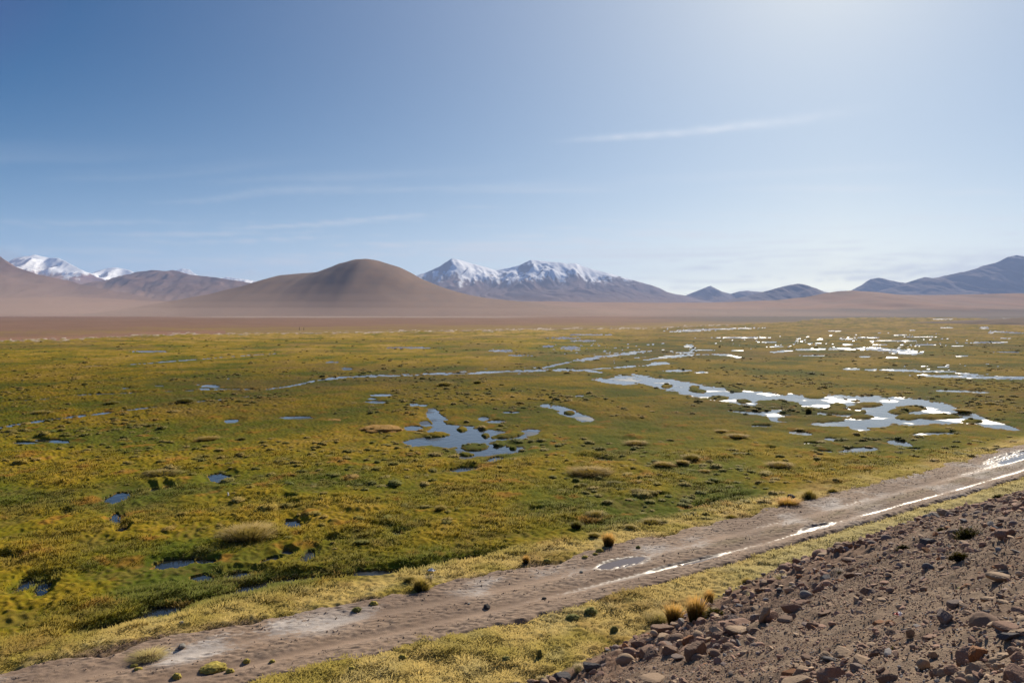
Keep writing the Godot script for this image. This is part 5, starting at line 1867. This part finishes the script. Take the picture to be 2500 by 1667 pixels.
func post(at: Vector3, tall: float, thick: float, lean: float, color: Color, called: String, label: String, category: String, group := "") -> void:
	var st := SurfaceTool.new()
	var c := CylinderMesh.new()
	c.top_radius = thick * 0.85
	c.bottom_radius = thick
	c.height = tall
	c.radial_segments = 10
	st.append_from(c, 0, Transform3D(Basis(), Vector3(0, tall / 2 - 0.1, 0)))
	var o := put(called, st.commit(), plain_material(color, 0.8, 0.3))
	o.position = at
	o.rotation.z = lean
	tag(o, label, category, group)


func clods() -> void:
	var list := []
	while list.size() < 7000:
		var x := rng.randf_range(-16.0, 44.0)
		var t := rng.randf_range(-1.7, 3.2)
		var on_rut := maxf(exp(-pow((t - 0.80) / 0.30, 2.0)), exp(-pow((t + 0.80) / 0.28, 2.0)))
		var crowd := 0.15 + 1.6 * clod_noise.get_noise_2d(x * 0.5, t * 1.1) - 0.9 * on_rut
		if rng.randf() < crowd and road_wetness(x, t) < 0.35:
			var s := rise_of(road_line, x)
			var c := 1.0 / sqrt(1.0 + s * s)
			list.append([Vector3(x - s * c * t, road_height(x, t), -(on_line(road_line, x) + c * t)), 0.014 + 0.06 * pow(rng.randf(), 4.0)])
	var mm := MultiMesh.new()
	mm.transform_format = MultiMesh.TRANSFORM_3D
	mm.use_colors = true
	mm.mesh = stone_mesh(171, 1, 0.75, 0.9, 8, 0.3)
	mm.instance_count = list.size()
	for i in list.size():
		mm.set_instance_transform(i, Transform3D(Basis.from_euler(Vector3(rng.randf(), rng.randf() * TAU, rng.randf())).scaled_local(Vector3.ONE * list[i][1]), list[i][0]))
		mm.set_instance_color(i, Color(0.17, 0.115, 0.08).lerp(Color(0.38, 0.28, 0.20), rng.randf()))
	var o := MultiMeshInstance3D.new()
	o.name = numbered("dirt_clods")
	o.multimesh = mm
	o.material_override = tinted(1.0, 0.2)
	add_child(o)
	tag(o, "dry clods of dirt thrown up beside the wheel ruts", "", "", "stuff")


func scrap(size: float, which: int, paint: Callable) -> ArrayMesh:
	var n := noise_of(which, 3.0, 2)
	var st := SurfaceTool.new()
	st.begin(Mesh.PRIMITIVE_TRIANGLES)
	st.set_smooth_group(-1)
	for i in 6:
		for k in 6:
			for q in [[0, 0], [0, 1], [1, 0], [1, 0], [0, 1], [1, 1]]:
				var u: float = (i + q[0]) / 6.0 - 0.5
				var v: float = (k + q[1]) / 6.0 - 0.5
				st.set_color(paint.call(u, v))
				st.add_vertex(Vector3(u * size, (0.22 + 0.5 * n.get_noise_2d(u * 2.0, v * 2.0)) * size * (1.0 - 1.6 * (u * u + v * v)), v * size * 0.6))
	st.generate_normals()
	return st.commit()


func odds_and_ends() -> void:
	post(ground_at(-18.3, 44.0), 0.30, 0.045, 0.15, Color(0.82, 0.82, 0.80), "marker_post", "short white marker post standing alone in the green turf", "post")
	post(ground_at(-149.0, 478.0), 2.3, 0.16, 0.02, Color(0.16, 0.12, 0.10), "wooden_post", "thin wooden post of a far pair at the edge of the plain, left one", "post", "pair of far wooden posts")
	post(ground_at(-145.6, 477.0), 2.0, 0.18, -0.03, Color(0.16, 0.12, 0.10), "wooden_post", "thin wooden post of a far pair at the edge of the plain, right one", "post", "pair of far wooden posts")
	var two := tinted(0.6, 0.4)
	two.cull_mode = BaseMaterial3D.CULL_DISABLED
	var w := put("litter_scrap", scrap(0.16, 61, func(u, v): return Color(0.55, 0.05, 0.04) if u < -0.2 or absf(v) < 0.1 and u < 0.0 else Color(0.85, 0.84, 0.80)), two)
	w.position = on_bank(-0.04, 11.55, -0.02)
	w.rotation.y = 0.4
	tag(w, "crumpled white and red scrap of litter among the stones", "litter")
	var p := put("pale_scrap", scrap(0.32, 62, func(_u, _v): return Color(0.80, 0.79, 0.74)), two)
	p.position = ground_at(-3.6, 30.6) + Vector3(0, 0.06, 0)
	p.rotation.y = -0.5
	tag(p, "small white strip lying in the grass beside the neat dome of bunchgrass", "litter")
	var dark := grainy(plain_material(Color(0.085, 0.075, 0.070), 0.95, 0.25), 0.5, speckle(50, 256, 26.0, 0.5, 1.0, 4), null, 0.0)
	var grey := grainy(plain_material(Color(0.30, 0.28, 0.25), 0.95, 0.25), 0.5, speckle(50, 256, 26.0, 0.5, 1.0, 4), null, 0.0)
	var list := [[-1.0, 26.8, 0.30, dark, "black clod lying in the white salt of the road"], [-14.2, 26.3, 0.40, grey, "grey stone on the turf by the end of the dark ditch"], [-19.7, 25.1, 0.32, grey, "pale stone half sunk in the near turf below the ditch"], [-12.3, 25.4, 0.22, grey, "small whitish stone on the turf above the road"], [1.3, 27.6, 0.2, dark, "little dark clod on the dirt of the verge"], [-1.7, 27.0, 0.16, grey, "grey pebble in the wheel track near the black clod"], [-11.4, 23.5, 0.30, grey, "flat grey stone at the edge of the white rut"], [17.6, 42.9, 0.55, dark, "dark rocky lump on the far verge before the domed bunchgrass"], [3.1, 30.4, 0.2, grey, "pale stone on the verge by the golden bunchgrass"]]
	for s in list:
		var o := put("stone", stone_mesh(hash(s[4]) % 900, 2, 0.6, 0.8, 9, 0.2), s[3])
		var g := ground_at(s[0], s[1])
		var t: float = (s[1] - on_line(road_line, s[0])) * 0.85
		if absf(t) < 2.4:
			g.y = maxf(g.y, road_height(s[0] + t * 0.5, t))
		o.position = g + Vector3(0, s[2] * 0.12, 0)
		o.basis = Basis(Vector3.UP, rng.randf() * TAU).scaled_local(Vector3.ONE * s[2])
		tag(o, s[4], "stone")


# ------------------------------------------------------------------ grass cover

func clump(blades: int, wide: float, tall: float) -> ArrayMesh:
	var st := SurfaceTool.new()
	st.begin(Mesh.PRIMITIVE_TRIANGLES)
	for i in blades:
		var an := rng.randf() * TAU
		var r := sqrt(rng.randf()) * wide
		var out := Vector3(cos(an), 0, sin(an)) * rng.randf_range(0.2, 0.9) * tall + Vector3(0.25, 0, 0.1) * tall
		blade(st, Vector3(cos(an) * r, -0.03, sin(an) * r), out, tall * rng.randf_range(0.5, 1.1), 0.012, Color(0.78, 0.80, 0.72), Color(1.15, 1.1, 0.95), 0.3 * rng.randf())
	return st.commit()


func tussocks() -> void:
	var shapes := []
	for k in 3:
		var n := noise_of(300 + k, 1.3, 3)
		var place := func(v: Vector3) -> Vector3:
			var bump: float = 1.0 + 0.45 * n.get_noise_3dv(v * 1.6)
			return Vector3(v.x * 0.5 * bump, maxf(v.y, -0.25) * bump, v.z * 0.5 * bump)
		var paint := func(v: Vector3) -> Color:
			var g: float = 0.85 + 0.5 * n.get_noise_3dv(v * 6.0)
			return Color(g, g, g)
		var m := ball_mesh(2, place, true, paint)
		var st := SurfaceTool.new()
		st.begin(Mesh.PRIMITIVE_TRIANGLES)
		for i in 70:
			var v := Vector3(rng.randfn(), absf(rng.randfn()) * 0.9, rng.randfn()).normalized()
			blade(st, (place.call(v) as Vector3) * 0.95, Vector3(v.x, 0, v.z) * 0.25, rng.randf_range(0.25, 0.6), 0.03, Color(0.9, 0.9, 0.85), Color(1.2, 1.15, 1.0), 0.1)
		st.commit(m)
		shapes.append(m)
	var lists := [[], [], []]
	var tries := 0
	while tries < 36000:
		tries += 1
		var d := 34.0 / (1.0 - rng.randf() * 0.90)
		var b := rng.randf_range(-0.80, 0.80)
		var x := b * d
		if d > edge_deep(b) * 0.9 or d < on_line(road_line, x) + 4.0:
			continue
		var p := ground_at(x, d)
		var cover := mid_noise.get_noise_2d(x * 0.7 + 500.0, d * 0.7)
		if p.y < 0.02 or rng.randf() > (0.20 + 0.8 * cover) * lerpf(0.12, 1.0, smoothstep(45.0, 110.0, d)):
			continue
		var c := tint_at(x, d).lerp(Color(0.34, 0.235, 0.075) if rng.randf() < 0.6 else Color(0.085, 0.10, 0.022), rng.randf_range(0.1, 0.55))
		var size := rng.randf_range(0.2, 0.5) * (1.0 + 0.9 * pow(rng.randf(), 5.0)) * (1.0 + 0.0022 * d)
		lists[rng.randi() % 3].append([Transform3D(Basis(Vector3.UP, rng.randf() * TAU).scaled_local(Vector3(size * rng.randf_range(0.8, 1.6), size * rng.randf_range(0.14, 0.34), size)), p - Vector3(0, 0.02, 0)), c])
	for k in 3:
		spread("small_tussocks", shapes[k], lists[k], leafy(0.95, 0.3), ["rounded", "lumpy", "ragged"][k] + " little tussocks dotted all over the bog")


func spread(called: String, mesh: Mesh, list: Array, material: Material, label: String) -> void:
	var mm := MultiMesh.new()
	mm.transform_format = MultiMesh.TRANSFORM_3D
	mm.use_colors = true
	mm.mesh = mesh
	mm.instance_count = list.size()
	for i in list.size():
		mm.set_instance_transform(i, list[i][0])
		mm.set_instance_color(i, list[i][1])
	var o := MultiMeshInstance3D.new()
	o.name = numbered(called)
	o.multimesh = mm
	o.material_override = material
	add_child(o)
	tag(o, label, "", "", "stuff")


func meadow_grass() -> void:
	var m := leafy(0.9, 0.4)
	var shapes := [clump(18, 0.22, 0.11), clump(22, 0.28, 0.08), clump(12, 0.15, 0.17), clump(24, 0.32, 0.06)]
	var lists := [[], [], [], []]
	var tries := 0
	while tries < 150000:
		tries += 1
		var d := 20.0 / (1.0 - rng.randf() * 0.66)
		var b := rng.randf_range(-0.80, 0.80)
		var x := b * d
		var f := on_line(foot_line, x)
		if d < f + 0.1:
			continue
		var t := (d - on_line(road_line, x)) / sqrt(1.0 + pow(rise_of(road_line, x), 2.0))
		if t > -1.35 and t < 2.3 + 0.5 * hump_noise.get_noise_2d(x, d):
			continue
		var p := ground_at(x, d)
		if p.y < 0.035:
			continue
		var verge := t < 4.0
		var cover := mid_noise.get_noise_2d(x * 3.0, d * 3.0)
		if rng.randf() > (0.55 if verge else 0.26) + 0.9 * cover:
			continue
		var k := 3 if verge and rng.randf() < 0.75 else rng.randi() % 4
		if k == 2 and cover < 0.0:
			k = 1
		var c := tint_at(x, d)
		c = c.lerp(Color(0.23, 0.19, 0.06), rng.randf() * 0.30) * rng.randf_range(0.85, 1.25)
		var size := rng.randf_range(0.7, 1.3) * (1.0 + 0.006 * d)
		lists[k].append([Transform3D(Basis(Vector3.UP, rng.randf() * TAU).scaled_local(Vector3(size, size * (0.6 if verge else 1.0), size)), p), c])
	var words := ["soft knee deep grass", "short turf grass", "taller wisps of grass", "cropped grass"]
	for k in 4:
		spread("bog_grass", shapes[k], lists[k], m, words[k] + " growing over the hummocks of the bog")
